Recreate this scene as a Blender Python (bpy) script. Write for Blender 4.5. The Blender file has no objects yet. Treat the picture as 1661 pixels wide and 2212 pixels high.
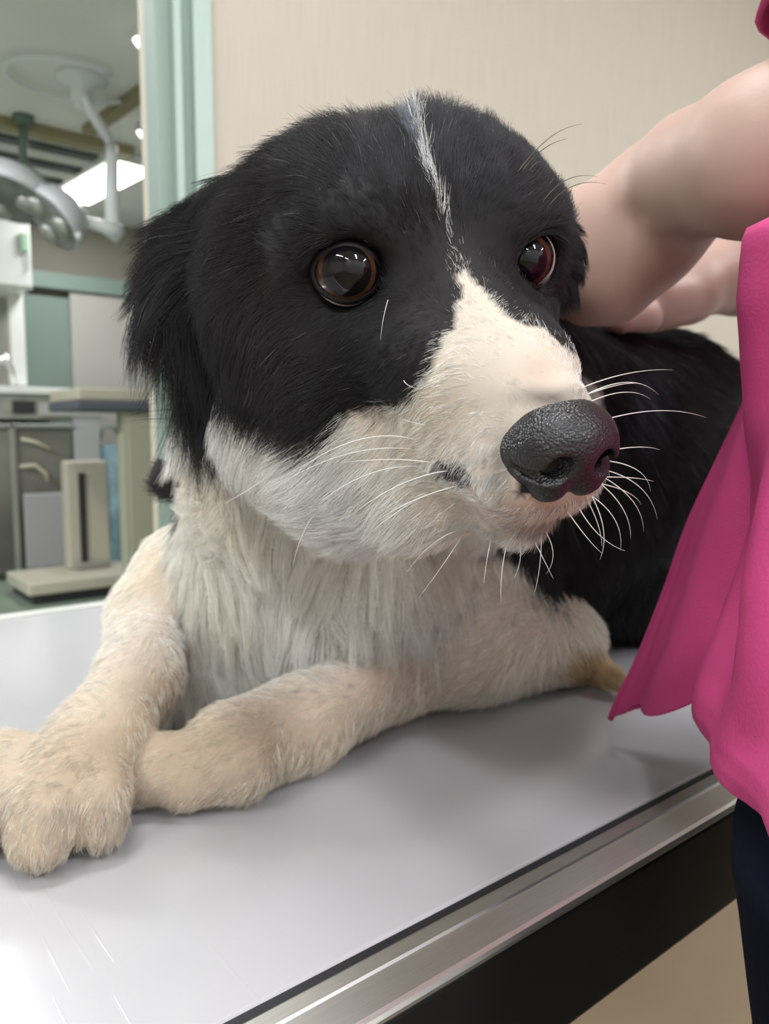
import bpy, math, numpy as np
from mathutils import Vector
rng = np.random.default_rng(7)
S = bpy.context.scene
COL = S.collection

# ------------------------------------------------------------------ camera
TZ = 0.76                     # table top height
H = 0.165                     # lens height above the table
YAW, PITCH = math.radians(51.5), math.radians(5.8)
FPX, CX, CY = 1660.0, 830.5, 1106.0
C0 = np.array([0, 0, TZ + H])
RT = np.array([math.sin(YAW), -math.cos(YAW), 0])
FW = np.array([math.cos(YAW) * math.cos(PITCH), math.sin(YAW) * math.cos(PITCH), -math.sin(PITCH)])
UP = np.cross(RT, FW)
cam = bpy.data.cameras.new('camera')
co = bpy.data.objects.new('camera', cam); COL.objects.link(co)
from mathutils import Matrix
co.matrix_world = Matrix(((RT[0], UP[0], -FW[0], C0[0]), (RT[1], UP[1], -FW[1], C0[1]), (RT[2], UP[2], -FW[2], C0[2]), (0, 0, 0, 1)))
cam.sensor_fit = 'VERTICAL'; cam.sensor_height = 36.0; cam.lens = FPX / 2212 * 36
cam.clip_start = 0.01; cam.clip_end = 60
cam.dof.use_dof = True; cam.dof.focus_distance = 0.215; cam.dof.aperture_fstop = 17
S.camera = co
# ------------------------------------------------------------------ exposure, world, lamps
S.view_settings.view_transform = 'Standard'; S.view_settings.look = 'None'
S.view_settings.gamma = 1.0; S.view_settings.exposure = 0.68
try: S.view_settings.use_curve_mapping = False
except Exception: pass
W = bpy.data.worlds.new('world'); S.world = W; W.use_nodes = True
W.node_tree.nodes['Background'].inputs[0].default_value = (0.93, 0.95, 1.0, 1)
W.node_tree.nodes['Background'].inputs[1].default_value = 0.42
S.cycles.use_adaptive_sampling = True; S.cycles.adaptive_threshold = 0.02; S.cycles.max_bounces = 7; S.cycles.diffuse_bounces = 4; S.cycles.transparent_max_bounces = 8
CEIL = 2.5
LAMPS = [  # x, y, length x, length y, watts   (ceiling lamps of both rooms; exam-room ones away from the table are added fill)
    (0.15, 0.30, 0.95, 0.30, 8.5),
    (-1.35, -0.5, 0.3, 1.2, 17.0),
    (2.0, -0.5, 0.3, 1.2, 16.0),
    (-1.35, -2.0, 0.3, 1.0, 20.0),
    (0.35, -1.7, 0.3, 1.2, 24.0),
    (2.0, -2.0, 0.3, 1.0, 18.0),
    (0.36, 2.50, 0.3, 1.2, 8.0),
    (-1.6, 3.2, 0.3, 1.2, 85.0),
]
def area(name, loc, sx, sy, w, rot=(0, 0, 0), col=(0.91, 0.96, 1.0)):
    l = bpy.data.lights.new(name, 'AREA'); l.shape = 'RECTANGLE'; l.size = sx; l.size_y = sy; l.energy = w; l.color = col
    o = bpy.data.objects.new(name, l); o.location = loc; o.rotation_euler = rot; COL.objects.link(o); return o

# ------------------------------------------------------------------ projection helpers
def P(px, py, d):
    return C0 + d * (FW + (px - CX) / FPX * RT - (py - CY) / FPX * UP)
def ray(px, py): return FW + (px - CX) / FPX * RT - (py - CY) / FPX * UP
def T(px, py, lift=0.0):
    r = ray(px, py); t = (TZ + lift - C0[2]) / r[2]; return C0 + t * r
def AY(px, py, Y):
    r = ray(px, py); return C0 + (Y - C0[1]) / r[1] * r
def AZ(px, py, Z):
    r = ray(px, py); return C0 + (Z - C0[2]) / r[2] * r
def proj(p):
    q = p - C0; d = q @ FW
    return CX + FPX * (q @ RT) / d, CY - FPX * (q @ UP) / d, d

# ------------------------------------------------------------------ materials
def new_mat(name):
    m = bpy.data.materials.new(name); m.use_nodes = True
    return m, m.node_tree.nodes, m.node_tree.links, m.node_tree.nodes['Principled BSDF']
def mat(name, col, rough=0.5, metal=0.0, spec=0.5, noise=None, bump=None, emit=0.0, coat=0.0, alpha=None, trans=0.0, sss=0.0):
    m, N, L, B = new_mat(name)
    B.inputs['Base Color'].default_value = (*col, 1); B.inputs['Roughness'].default_value = rough
    B.inputs['Metallic'].default_value = metal; B.inputs['Specular IOR Level'].default_value = spec
    B.inputs['Coat Weight'].default_value = coat; B.inputs['Coat Roughness'].default_value = 0.05
    if trans: B.inputs['Transmission Weight'].default_value = trans
    if sss:
        B.inputs['Subsurface Weight'].default_value = sss; B.inputs['Subsurface Radius'].default_value = (0.01, 0.004, 0.002); B.inputs['Subsurface Scale'].default_value = 1.0
    if emit:
        B.inputs['Emission Color'].default_value = (*col, 1); B.inputs['Emission Strength'].default_value = emit
    tc = N.new('ShaderNodeTexCoord')
    def nz(scale, detail=3, stretch=None, kind='ShaderNodeTexNoise'):
        mp = N.new('ShaderNodeMapping'); L.new(tc.outputs['Object'], mp.inputs[0])
        if stretch: mp.inputs['Scale'].default_value = stretch
        t = N.new(kind); t.inputs['Scale'].default_value = scale
        if kind == 'ShaderNodeTexNoise': t.inputs['Detail'].default_value = detail
        L.new(mp.outputs[0], t.inputs['Vector']); return t
    if noise:   # (scale, amount, stretch)
        t = nz(noise[0], 4, noise[2] if len(noise) > 2 else None)
        r = N.new('ShaderNodeValToRGB'); a = noise[1]
        r.color_ramp.elements[0].position = 0.3; r.color_ramp.elements[1].position = 0.7
        r.color_ramp.elements[0].color = (*[c * (1 - a) for c in col], 1); r.color_ramp.elements[1].color = (*[min(1, c * (1 + a)) for c in col], 1)
        L.new(t.outputs[0], r.inputs[0]); L.new(r.outputs[0], B.inputs['Base Color'])
    if bump:    # (scale, strength, distance, stretch, kind)
        t = nz(bump[0], 3, bump[3] if len(bump) > 3 else None, bump[4] if len(bump) > 4 else 'ShaderNodeTexNoise')
        b = N.new('ShaderNodeBump'); b.inputs['Strength'].default_value = bump[1]; b.inputs['Distance'].default_value = bump[2]
        L.new(t.outputs[0], b.inputs['Height']); L.new(b.outputs[0], B.inputs['Normal'])
    return m

# ------------------------------------------------------------------ mesh helpers
class MB:
    def __init__(s): s.v = []; s.f = []; s.m = []
    def add(s, v, f, mi=0):
        o = len(s.v); s.v += [tuple(map(float, q)) for q in v]; s.f += [tuple(i + o for i in q) for q in f]; s.m += [mi] * len(f)
    def box(s, x0, x1, y0, y1, z0, z1, mi=0):
        v = [(x, y, z) for z in (z0, z1) for y in (y0, y1) for x in (x0, x1)]
        s.add(v, [(0, 2, 3, 1), (4, 5, 7, 6), (0, 1, 5, 4), (2, 6, 7, 3), (0, 4, 6, 2), (1, 3, 7, 5)], mi)
    def obb(s, c, ax, h, mi=0):
        c = np.array(c, float); v = [c + sx * h[0] * ax[0] + sy * h[1] * ax[1] + sz * h[2] * ax[2] for sz in (-1, 1) for sy in (-1, 1) for sx in (-1, 1)]
        s.add(v, [(0, 2, 3, 1), (4, 5, 7, 6), (0, 1, 5, 4), (2, 6, 7, 3), (0, 4, 6, 2), (1, 3, 7, 5)], mi)
    def tube(s, pts, rad, n=12, mi=0):
        pts = np.array(pts, float); K = len(pts); rad = np.broadcast_to(np.array(rad, float), (K,))
        up = np.array([0.13, 0.31, 0.94]); V = []
        for i in range(K):
            t = pts[min(i + 1, K - 1)] - pts[max(i - 1, 0)]; t = t / (np.linalg.norm(t) + 1e-12)
            a = np.cross(t, up); a = a / (np.linalg.norm(a) + 1e-9); b = np.cross(t, a); up = np.cross(a, t) if i else up
            up = b * -1 if np.dot(b, up) < 0 else b
            for k in range(n):
                th = 2 * math.pi * k / n; V.append(pts[i] + rad[i] * (math.cos(th) * a + math.sin(th) * np.cross(t, a)))
        F = [(i * n + k, i * n + (k + 1) % n, (i + 1) * n + (k + 1) % n, (i + 1) * n + k) for i in range(K - 1) for k in range(n)]
        F += [tuple(range(n))[::-1], tuple((K - 1) * n + k for k in range(n))]
        s.add(V, F, mi)
    def lathe(s, c, ax, prof, n=32, mi=0):   # prof: list of (radius, along)
        ax = np.array(ax, float); ax /= np.linalg.norm(ax); a = np.cross(ax, [0.3, 0.2, 0.9]); a /= np.linalg.norm(a); b = np.cross(ax, a)
        V = [np.array(c) + h * ax + r * (math.cos(2 * math.pi * k / n) * a + math.sin(2 * math.pi * k / n) * b) for r, h in prof for k in range(n)]
        F = [(i * n + k, i * n + (k + 1) % n, (i + 1) * n + (k + 1) % n, (i + 1) * n + k) for i in range(len(prof) - 1) for k in range(n)]
        s.add(V, F, mi)
    def grid(s, G, closed=False, mi=0):      # G: rows x cols x 3
        r, c = len(G), len(G[0]); V = [q for row in G for q in row]
        F = [(i * c + k, i * c + (k + 1) % c, (i + 1) * c + (k + 1) % c, (i + 1) * c + k) for i in range(r - 1) for k in range(c if closed else c - 1)]
        s.add(V, F, mi)
    def build(s, name, mats, parent=None, smooth=False, bevel=0.0, origin=None, sub=0, solid=0.0):
        me = bpy.data.meshes.new(name); org = np.array(origin if origin is not None else (0, 0, 0), float)
        me.from_pydata([tuple(np.array(q) - org) for q in s.v], [], s.f)
        for m in (mats if isinstance(mats, (list, tuple)) else [mats]): me.materials.append(m)
        me.polygons.foreach_set('material_index', s.m)
        if smooth: me.polygons.foreach_set('use_smooth', [True] * len(s.f))
        me.update()
        o = bpy.data.objects.new(name, me); COL.objects.link(o); o.location = org
        if parent is not None:
            o.parent = parent; o.location = org - wl(parent)
        if solid: md = o.modifiers.new('solid', 'SOLIDIFY'); md.thickness = solid; md.offset = 0
        if bevel: md = o.modifiers.new('bevel', 'BEVEL'); md.width = bevel; md.segments = 3; md.limit_method = 'ANGLE'
        if sub: md = o.modifiers.new('sub', 'SUBSURF'); md.levels = sub; md.render_levels = sub
        return o
def wl(o):
    l = np.zeros(3)
    while o is not None: l += np.array(o.location); o = o.parent
    return l
def tag(o, label=None, cat=None, group=None, kind=None):
    if label: o['label'] = label
    if cat: o['category'] = cat
    if group: o['group'] = group
    if kind: o['kind'] = kind
    return o
def empty(name, loc, label, cat, group=None):
    o = bpy.data.objects.new(name, None); COL.objects.link(o); o.location = tuple(map(float, loc)); o.empty_display_size = 0.05
    return tag(o, label, cat, group)
def struct(o): o['kind'] = 'structure'; return o

# ------------------------------------------------------------------ implicit surfaces (blobs blended smoothly, skinned by surface nets)
class Field:
    def __init__(s, lo, hi, h, k=0.01):
        s.lo = np.array(lo, float); s.h = h; s.n = np.ceil((np.array(hi) - s.lo) / h).astype(int) + 1
        s.F = np.full(s.n, 0.06, np.float32); s.k = k; s.prims = []
    def region(s, lo, hi):
        i0 = np.clip(np.floor((lo - s.lo) / s.h).astype(int), 0, s.n - 1); i1 = np.clip(np.ceil((hi - s.lo) / s.h).astype(int) + 1, 1, s.n)
        if np.any(i1 <= i0): return None, None
        ax = [(s.lo[a] + s.h * np.arange(i0[a], i1[a])).astype(np.float32) for a in range(3)]
        return tuple(slice(i0[a], i1[a]) for a in range(3)), np.stack(np.meshgrid(*ax, indexing='ij'), -1)
    def put(s, fn, lo, hi, k, mode):
        sl, X = s.region(lo, hi)
        if sl is None: return
        d = fn(X); A = s.F[sl]; k = s.k if k is None else k
        if mode == 'sub': d = -d; hh = np.clip(0.5 + 0.5 * (d - A) / k, 0, 1); s.F[sl] = A + (d - A) * hh + k * hh * (1 - hh)
        else: hh = np.clip(0.5 + 0.5 * (A - d) / k, 0, 1); s.F[sl] = A + (d - A) * hh - k * hh * (1 - hh)
    def cone(s, a, ra, b, rb, k=None, mode='add', g=0):
        a = np.array(a, np.float32); b = np.array(b, np.float32); ba = b - a; L2 = float(ba @ ba) + 1e-12
        def fn(X):
            pa = X - a; t = np.clip((pa @ ba) / L2, 0, 1)
            return np.linalg.norm(pa - t[..., None] * ba, axis=-1) - (ra + t * (rb - ra))
        m = max(ra, rb) + 0.045; s.put(fn, np.minimum(a, b) - m, np.maximum(a, b) + m, k, mode)
        if mode == 'add': s.prims.append((fn, g))
    def chain(s, pts, rs, **kw):
        for i in range(len(pts) - 1): s.cone(pts[i], rs[i], pts[i + 1], rs[i + 1], **kw)
    def ell(s, c, r, M=None, k=None, mode='add', g=0):
        c = np.array(c, np.float32); r = np.array(r, np.float32); M = np.eye(3, dtype=np.float32) if M is None else np.array(M, np.float32)
        def fn(X):
            q = (X - c) @ M.T; k0 = np.linalg.norm(q / r, axis=-1); k1 = np.linalg.norm(q / (r * r), axis=-1) + 1e-9
            return k0 * (k0 - 1) / k1
        m = float(max(r)) + 0.045; s.put(fn, c - m, c + m, k, mode)
        if mode == 'add': s.prims.append((fn, g))
    def floor(s, z):      # cut everything below z
        zz = (s.lo[2] + s.h * np.arange(s.n[2])).astype(np.float32)
        s.F = np.maximum(s.F, (z - zz)[None, None, :])
    def mesh(s, smooth=2):
        F = s.F; n = s.n; I = F < 0
        c = np.zeros(n - 1, np.int8)
        for dx in (0, 1):
            for dy in (0, 1):
                for dz in (0, 1): c += I[dx:n[0] - 1 + dx, dy:n[1] - 1 + dy, dz:n[2] - 1 + dz]
        act = (c > 0) & (c < 8); ijk = np.argwhere(act); idx = np.full(n - 1, -1, np.int32); idx[act] = np.arange(len(ijk))
        acc = np.zeros((len(ijk), 3)); cnt = np.zeros(len(ijk))
        cor = [(x, y, z) for x in (0, 1) for y in (0, 1) for z in (0, 1)]
        for a in cor:
            for ax in range(3):
                if a[ax]: continue
                b = list(a); b[ax] = 1
                fa = F[ijk[:, 0] + a[0], ijk[:, 1] + a[1], ijk[:, 2] + a[2]]; fb = F[ijk[:, 0] + b[0], ijk[:, 1] + b[1], ijk[:, 2] + b[2]]
                x = (fa < 0) != (fb < 0); t = np.where(x, fa / (fa - fb + 1e-20), 0)
                p = np.array(a, float)[None] + np.zeros((len(ijk), 1)); p[:, ax] += t
                acc[x] += p[x]; cnt[x] += 1
        V = (ijk + acc / cnt[:, None]) * s.h + s.lo
        Q = []
        for ax in range(3):
            o1, o2 = (ax + 1) % 3, (ax + 2) % 3
            sl0 = [slice(None)] * 3; sl1 = [slice(None)] * 3; sl0[ax] = slice(0, -1); sl1[ax] = slice(1, None)
            A = I[tuple(sl0)]; B = I[tuple(sl1)]; e = np.argwhere(A != B)
            e = e[(e[:, o1] > 0) & (e[:, o2] > 0) & (e[:, o1] < n[o1] - 1) & (e[:, o2] < n[o2] - 1)]
            flip = A[e[:, 0], e[:, 1], e[:, 2]]
            q = []
            for d1, d2 in ((0, 0), (-1, 0), (-1, -1), (0, -1)):
                w = e.copy(); w[:, o1] += d1; w[:, o2] += d2; q.append(idx[w[:, 0], w[:, 1], w[:, 2]])
            q = np.stack(q, 1); q[~flip] = q[~flip][:, ::-1]; Q.append(q)
        Q = np.concatenate(Q)
        for _ in range(smooth):
            A = np.zeros_like(V); c2 = np.zeros(len(V))
            for k in range(4):
                i, j = Q[:, k], Q[:, (k + 1) % 4]
                for d in range(3): A[:, d] += np.bincount(i, V[j, d], len(V)) + np.bincount(j, V[i, d], len(V))
                c2 += np.bincount(i, minlength=len(V)) + np.bincount(j, minlength=len(V))
            V = V * 0.4 + 0.6 * A / c2[:, None]
        return V, Q
    def groups(s, V):
        X = V.astype(np.float32); best = np.full(len(V), 1e9); g = np.zeros(len(V), int)
        for fn, gg in s.prims:
            d = fn(X); w = d < best; best[w] = d[w]; g[w] = gg
        return g
def normals(V, Q):
    N = np.zeros_like(V); fn = np.cross(V[Q[:, 2]] - V[Q[:, 0]], V[Q[:, 3]] - V[Q[:, 1]])
    for k in range(4):
        for d in range(3): N[:, d] += np.bincount(Q[:, k], fn[:, d], len(V))
    return N / (np.linalg.norm(N, axis=1, keepdims=True) + 1e-12)
def np_mesh(name, V, Q, mats, parent=None, cols=None, origin=None, smooth=True, mi=None):
    org = np.array(origin if origin is not None else (0, 0, 0), float)
    me = bpy.data.meshes.new(name); me.vertices.add(len(V)); me.vertices.foreach_set('co', (V - org).astype(np.float32).ravel())
    k = Q.shape[1]; me.loops.add(Q.size); me.loops.foreach_set('vertex_index', Q.astype(np.int32).ravel())
    me.polygons.add(len(Q)); me.polygons.foreach_set('loop_start', np.arange(0, Q.size, k, dtype=np.int32))
    me.update(calc_edges=True); me.validate()
    for m in (mats if isinstance(mats, (list, tuple)) else [mats]): me.materials.append(m)
    if smooth: me.polygons.foreach_set('use_smooth', np.ones(len(me.polygons), bool))
    if mi is not None: me.polygons.foreach_set('material_index', mi.astype(np.int32))
    if cols is not None:
        a = me.color_attributes.new('col', 'FLOAT_COLOR', 'POINT'); a.data.foreach_set('color', np.concatenate([cols, np.ones((len(V), 1))], 1).astype(np.float32).ravel())
    o = bpy.data.objects.new(name, me); COL.objects.link(o); o.location = org
    if parent is not None: o.parent = parent; o.location = org - wl(parent)
    return o
def wob(X, s, seed=0):          # cheap smooth noise in -1..1
    r = np.random.default_rng(seed); o = np.zeros(X.shape[:-1])
    for i in range(6):
        d = r.normal(size=3); d /= np.linalg.norm(d); o += np.sin(X @ d * s * (0.6 + 0.35 * i) + r.uniform(0, 6.3)) / 6 * 1.6
    return o
def inpoly(x, y, poly):
    r = np.zeros(x.shape, bool); n = len(poly); j = n - 1
    for i in range(n):
        xi, yi = poly[i]; xj, yj = poly[j]
        c = ((yi > y) != (yj > y)) & (x < (xj - xi) * (y - yi) / (yj - yi + 1e-9) + xi); r ^= c; j = i
    return r
#SECTION_END_HELPERS
# ================================================================== ROOM
m_wall = mat('wallpaper', (0.40, 0.360, 0.305), 0.85, spec=0.2, noise=(7, 0.05, (60, 60, 1.0)), bump=(9, 0.12, 0.002, (60, 60, 1.2)))
m_wall2 = mat('wall_paint', (0.80, 0.80, 0.79), 0.8, noise=(3, 0.02))
m_mint = mat('mint_paint', (0.31, 0.385, 0.345), 0.45)
m_mint2 = mat('mint_laminate', (0.215, 0.28, 0.24), 0.5)
m_beige = mat('beige_paint', (0.52, 0.47, 0.38), 0.6)
m_ceil = mat('ceiling_paint', (0.86, 0.84, 0.82), 0.85, noise=(2.0, 0.03))
m_ceil2 = mat('exam_ceiling_paint', (0.8, 0.79, 0.76), 0.85, noise=(2.0, 0.02))
m_far = mat('far_wall_paint', (0.28, 0.265, 0.215), 0.8, noise=(1.5, 0.06))
m_floor = mat('vinyl_floor', (0.22, 0.27, 0.21), 0.35, noise=(3, 0.08))
m_floor2 = mat('tan_vinyl_floor', (0.185, 0.135, 0.085), 0.45, noise=(5, 0.05))  # tan darkened all over: the floor's missing shadows are averaged into the colour
m_brown = mat('brown_frame', (0.30, 0.26, 0.14), 0.6)
m_glow = mat('lamp_diffuser', (1.0, 1.0, 0.98), 0.5, emit=9.0)
m_white = mat('white_enamel', (0.78, 0.78, 0.74), 0.35)
m_arm = mat('lamp_arm_enamel', (0.80, 0.82, 0.82), 0.3)
m_steel = mat('brushed_steel', (0.82, 0.81, 0.77), 0.38, metal=1.0, noise=(90, 0.06, (1, 30, 30)), bump=(160, 0.08, 0.0006, (1, 40, 40)))
m_steel2 = mat('dull_steel', (0.42, 0.42, 0.39), 0.38, metal=0.6, noise=(4, 0.1))
m_dark = mat('dark_plastic', (0.03, 0.03, 0.03), 0.5)
YW = 1.15
# walls of the exam room
b = MB(); xr = AY(340, 250, YW)[0]; xc = AY(462, 250, YW)[0]
b.box(xc - 0.01, 3.2, YW, YW + 0.10, 0, CEIL); b.box(-3.0, -0.75, YW, YW + 0.10, 0, CEIL); b.box(-0.75, xc - 0.01, YW, YW + 0.10, 2.32, CEIL)
struct(b.build('wall_back', m_wall))
b = MB(); b.box(3.2, 3.3, -2.6, YW + 0.1, 0, CEIL); struct(b.build('wall_right', m_wall2))
b = MB(); b.box(-3.1, -3.0, -2.7, YW + 0.1, 0, CEIL); struct(b.build('wall_left', m_wall2))
b = MB(); b.box(-3.0, 3.3, -2.8, -2.7, 0, CEIL); struct(b.build('wall_front', m_wall2))
b = MB(); b.box(-3.0, 3.3, -2.7, YW + 0.10, -0.05, 0); struct(b.build('floor', m_floor2))
b = MB(); b.box(-3.0, 3.3, -2.7, YW + 0.10, CEIL, CEIL + 0.08); struct(b.build('ceiling', m_ceil2))
# mint door frame: reveal, inner face, bead, casing
b = MB()
def strip(p0, p1, Y0, Y1, mi, z1=2.36):
    b.box(AY(p0, 250, Y0)[0], AY(p1, 250, Y0)[0], Y0, Y1, 0, z1, mi)
strip(383, 422, YW - 0.004, YW + 0.055, 1); strip(340, 384, YW + 0.006, YW + 0.05, 1); strip(381, 397, YW - 0.016, YW + 0.02, 0)
strip(422, 462, YW - 0.020, YW + 0.02, 0)
x0 = AY(318, 250, YW + 0.09)[0]; b.box(x0, AY(342, 250, YW + 0.02)[0] + 0.002, YW + 0.02, YW + 0.095, 0, 2.36, 2)
b.box(-0.75, x0, YW + 0.0, YW + 0.09, 2.30, 2.36, 0); b.box(-0.80, -0.74, YW - 0.01, YW + 0.09, 0, 2.36, 0)
struct(b.build('door_1', [m_mint, m_mint2, m_beige], bevel=0.002))
# ------------------------------------------------ far room
YB = 5.95
b = MB(); b.box(-4.2, 6.5, YB, YB + 0.1, 0, CEIL); struct(b.build('wall_far', m_far))
b = MB(); b.box(-4.3, -4.2, YW + 0.1, YB, 0, CEIL); struct(b.build('wall_far_left', m_far))
b = MB(); b.box(6.5, 6.6, YW + 0.1, YB, 0, CEIL); struct(b.build('wall_far_right', m_far))
b = MB(); b.box(-4.3, 6.6, YW + 0.1, YB + 0.1, -0.05, 0); struct(b.build('floor_far', m_floor))
b = MB(); b.box(-4.3, 6.6, YW + 0.1, YB + 0.1, CEIL, CEIL + 0.08); struct(b.build('ceiling_far', m_ceil))
def boxpx(b, p0, p1, q0, q1, Y, dep, mi=0, bottom=None, top=None):
    """axis aligned box whose front face on plane Y spans the given picture columns and rows"""
    pm, qm = (p0 + p1) / 2, (q0 + q1) / 2
    xa, xb = AY(p0, qm, Y)[0], AY(p1, qm, Y)[0]; za = AY(pm, q1, Y)[2] if bottom is None else bottom; zb = AY(pm, q0, Y)[2] if top is None else top
    b.box(xa, xb, Y, Y + dep, za, zb, mi); return xa, xb, za, zb
# mint rail and sliding doors on the far wall
b = MB(); boxpx(b, -40, 520, 603, 637, YB - 0.12, 0.11); struct(b.build('trim_1', m_mint2, bevel=0.006))
b = MB(); boxpx(b, 52, 160, 640, 1230, YB - 0.06, 0.05, bottom=0.0); struct(b.build('door_2', m_mint2, bevel=0.004))
b = MB(); boxpx(b, 163, 480, 650, 1230, YB - 0.09, 0.05, bottom=0.0); struct(b.build('door_3', mat('grey_door', (0.46, 0.44, 0.40), 0.5), bevel=0.004))
# ceiling lamps (recessed troffers) : frame + diffuser, with the light itself
def troffer(name, x, y, lx, ly, w, label):
    e = empty(name, (x, y, CEIL), label, 'ceiling light')
    f = MB(); t = 0.035
    for (a0, a1, c0, c1) in ((-lx/2, lx/2, -ly/2, -ly/2 + t), (-lx/2, lx/2, ly/2 - t, ly/2), (-lx/2, -lx/2 + t, -ly/2 + t, ly/2 - t), (lx/2 - t, lx/2, -ly/2 + t, ly/2 - t)):
        f.box(x + a0, x + a1, y + c0, y + c1, CEIL - 0.04, CEIL - 0.001)
    f.build('lamp_frame', m_white, e)
    d = MB(); d.box(x - lx/2 + t, x + lx/2 - t, y - ly/2 + t, y + ly/2 - t, CEIL - 0.025, CEIL - 0.012); d.build('diffuser', m_glow, e)
    area('lamp_light', (x, y, CEIL - 0.05), lx - 0.08, ly - 0.08, w).parent = None
for i, (x, y, lx, ly, w) in enumerate(LAMPS):
    troffer('ceiling_light', x, y, lx, ly, w, ['recessed ceiling lamp above the examination table', 'added unseen fill lamp left of the examination table', 'added unseen fill lamp right of the person', 'added unseen fill lamp in the front left corner of the examination room', 'added unseen fill lamp behind the person, in the middle of its row', 'added unseen fill lamp in the front right corner of the examination room',
            'recessed ceiling lamp just inside the far room', 'recessed ceiling lamp at the left of the far room'][i])
qa, qb, qc, qd = AZ(108, 398, CEIL), AZ(250, 312, CEIL), AZ(328, 345, CEIL), AZ(190, 432, CEIL)
q = (qa + qb + qc + qd) / 4; lx_ = qb - qa; LL = float(np.linalg.norm(lx_)); lx_ /= LL; ly_ = np.array([-lx_[1], lx_[0], 0]); WW = abs(float((qd - qa) @ ly_))
e = empty('ceiling_light', q, 'bright white ceiling lamp behind the white lamp arm', 'ceiling light')
b = MB(); b.obb(q - [0, 0, 0.03], (lx_, ly_, np.array([0, 0, 1.])), (LL / 2, WW / 2, 0.028)); b.build('lamp_frame', m_white, e, bevel=0.01)
b = MB(); b.obb(q - [0, 0, 0.062], (lx_, ly_, np.array([0, 0, 1.])), (LL / 2 - 0.03, WW / 2 - 0.04, 0.006)); b.build('diffuser', m_glow, e)
area('lamp_light', q - [0, 0, 0.08], LL * 0.9, WW * 0.5, 8.0, (0, 0, math.atan2(lx_[1], lx_[0])))
# ceiling strip (brown) and wooden ceiling hatch
b = MB(); p0, p1 = AZ(190, 275, CEIL), AZ(322, 180, CEIL); d = p1 - p0; L_ = np.linalg.norm(d); d /= L_; n_ = np.array([-d[1], d[0], 0])
b.obb((p0 + p1) / 2 + np.array([0, 0, -0.02]), (d, n_, np.array([0, 0, 1.])), (L_ / 2, 0.035, 0.018)); struct(b.build('trim_2', m_brown, bevel=0.004))
hc = AZ(30, 335, CEIL - 0.02); e = empty('ceiling_vent', hc, 'brown-framed air vent in the far room ceiling, left of the lit lamp', 'air vent')
b = MB(); w, l, t = 0.50, 0.50, 0.09
for (a0, a1, c0, c1) in ((-w, w, -l, -l + t), (-w, w, l - t, l), (-w, -w + t, -l + t, l - t), (w - t, w, -l + t, l - t)): b.box(hc[0] + a0, hc[0] + a1, hc[1] + c0, hc[1] + c1, CEIL - 0.05, CEIL - 0.001)
b.build('vent_frame', m_brown, e, bevel=0.006)
b = MB(); b.box(hc[0] - w + t, hc[0] + w - t, hc[1] - l + t, hc[1] + l - t, CEIL - 0.03, CEIL - 0.002); b.build('vent_panel', mat('vent_panel', (0.6, 0.6, 0.56), 0.6), e)
for k in range(3):
    b = MB(); yy = hc[1] - 0.28 + k * 0.28; b.box(hc[0] - 0.36, hc[0] + 0.36, yy - 0.05, yy + 0.05, CEIL - 0.045, CEIL - 0.031); b.build('vent_slot', m_dark, e)
# surgical lamp : ceiling plates, swinging arms, two dishes
def at(px, py, dist): return P(px, py, dist)
e = empty('surgical_lamp', at(180, 170, 3.75) * np.array([1, 1, 0]) + np.array([0, 0, CEIL]), 'white ceiling-mounted operating lamp with jointed arms and two dish heads', 'operating lamp')
cp = AZ(175, 168, CEIL)
b = MB(); b.lathe(cp, (0, 0, -1), [(0.0, 0.0), (0.11, 0.0), (0.11, 0.015), (0.09, 0.03), (0.05, 0.05), (0.05, 0.11), (0.0, 0.11)], 32); b.build('ceiling_plate', m_arm, e, smooth=True)
b = MB(); ring = [cp + np.array([0.26 * math.cos(a) - 0.05, 0.20 * math.sin(a), -0.03]) for a in np.linspace(0.3, 5.2, 26)]; b.tube(ring, 0.009, 10); b.build('swing_arm', m_arm, e, smooth=True)
D0 = float((cp - C0) @ FW)
b = MB(); b.tube([cp - [0, 0, 0.05], at(185, 225, D0 - 0.05), at(238, 305, 3.7), at(241, 330, 3.65)], [0.028, 0.026, 0.026, 0.030], 14); b.build('upper_arm', m_arm, e, smooth=True)
b = MB(); b.tube([at(241, 318, 3.65), at(242, 345, 3.62), at(241, 420, 3.6), at(242, 480, 3.6), at(252, 508, 3.6)], [0.028, 0.03, 0.032, 0.034, 0.04], 14); b.build('drop_arm', m_arm, e, smooth=True)
b = MB(); b.tube([at(256, 505, 3.6), at(225, 490, 3.55), at(180, 478, 3.5), at(165, 462, 3.48)], [0.045, 0.03, 0.024, 0.022], 12); b.tube([at(190, 462, 3.5), at(165, 452, 3.48), at(130, 440, 3.45)], [0.012, 0.014, 0.014], 10); b.build('joint_arm', m_arm, e, smooth=True)
m_glass = mat('lamp_head_glass', (0.20, 0.21, 0.20), 0.25, noise=(12, 0.3)); m_head = mat('lamp_head_grey', (0.55, 0.56, 0.58), 0.35)
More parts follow.
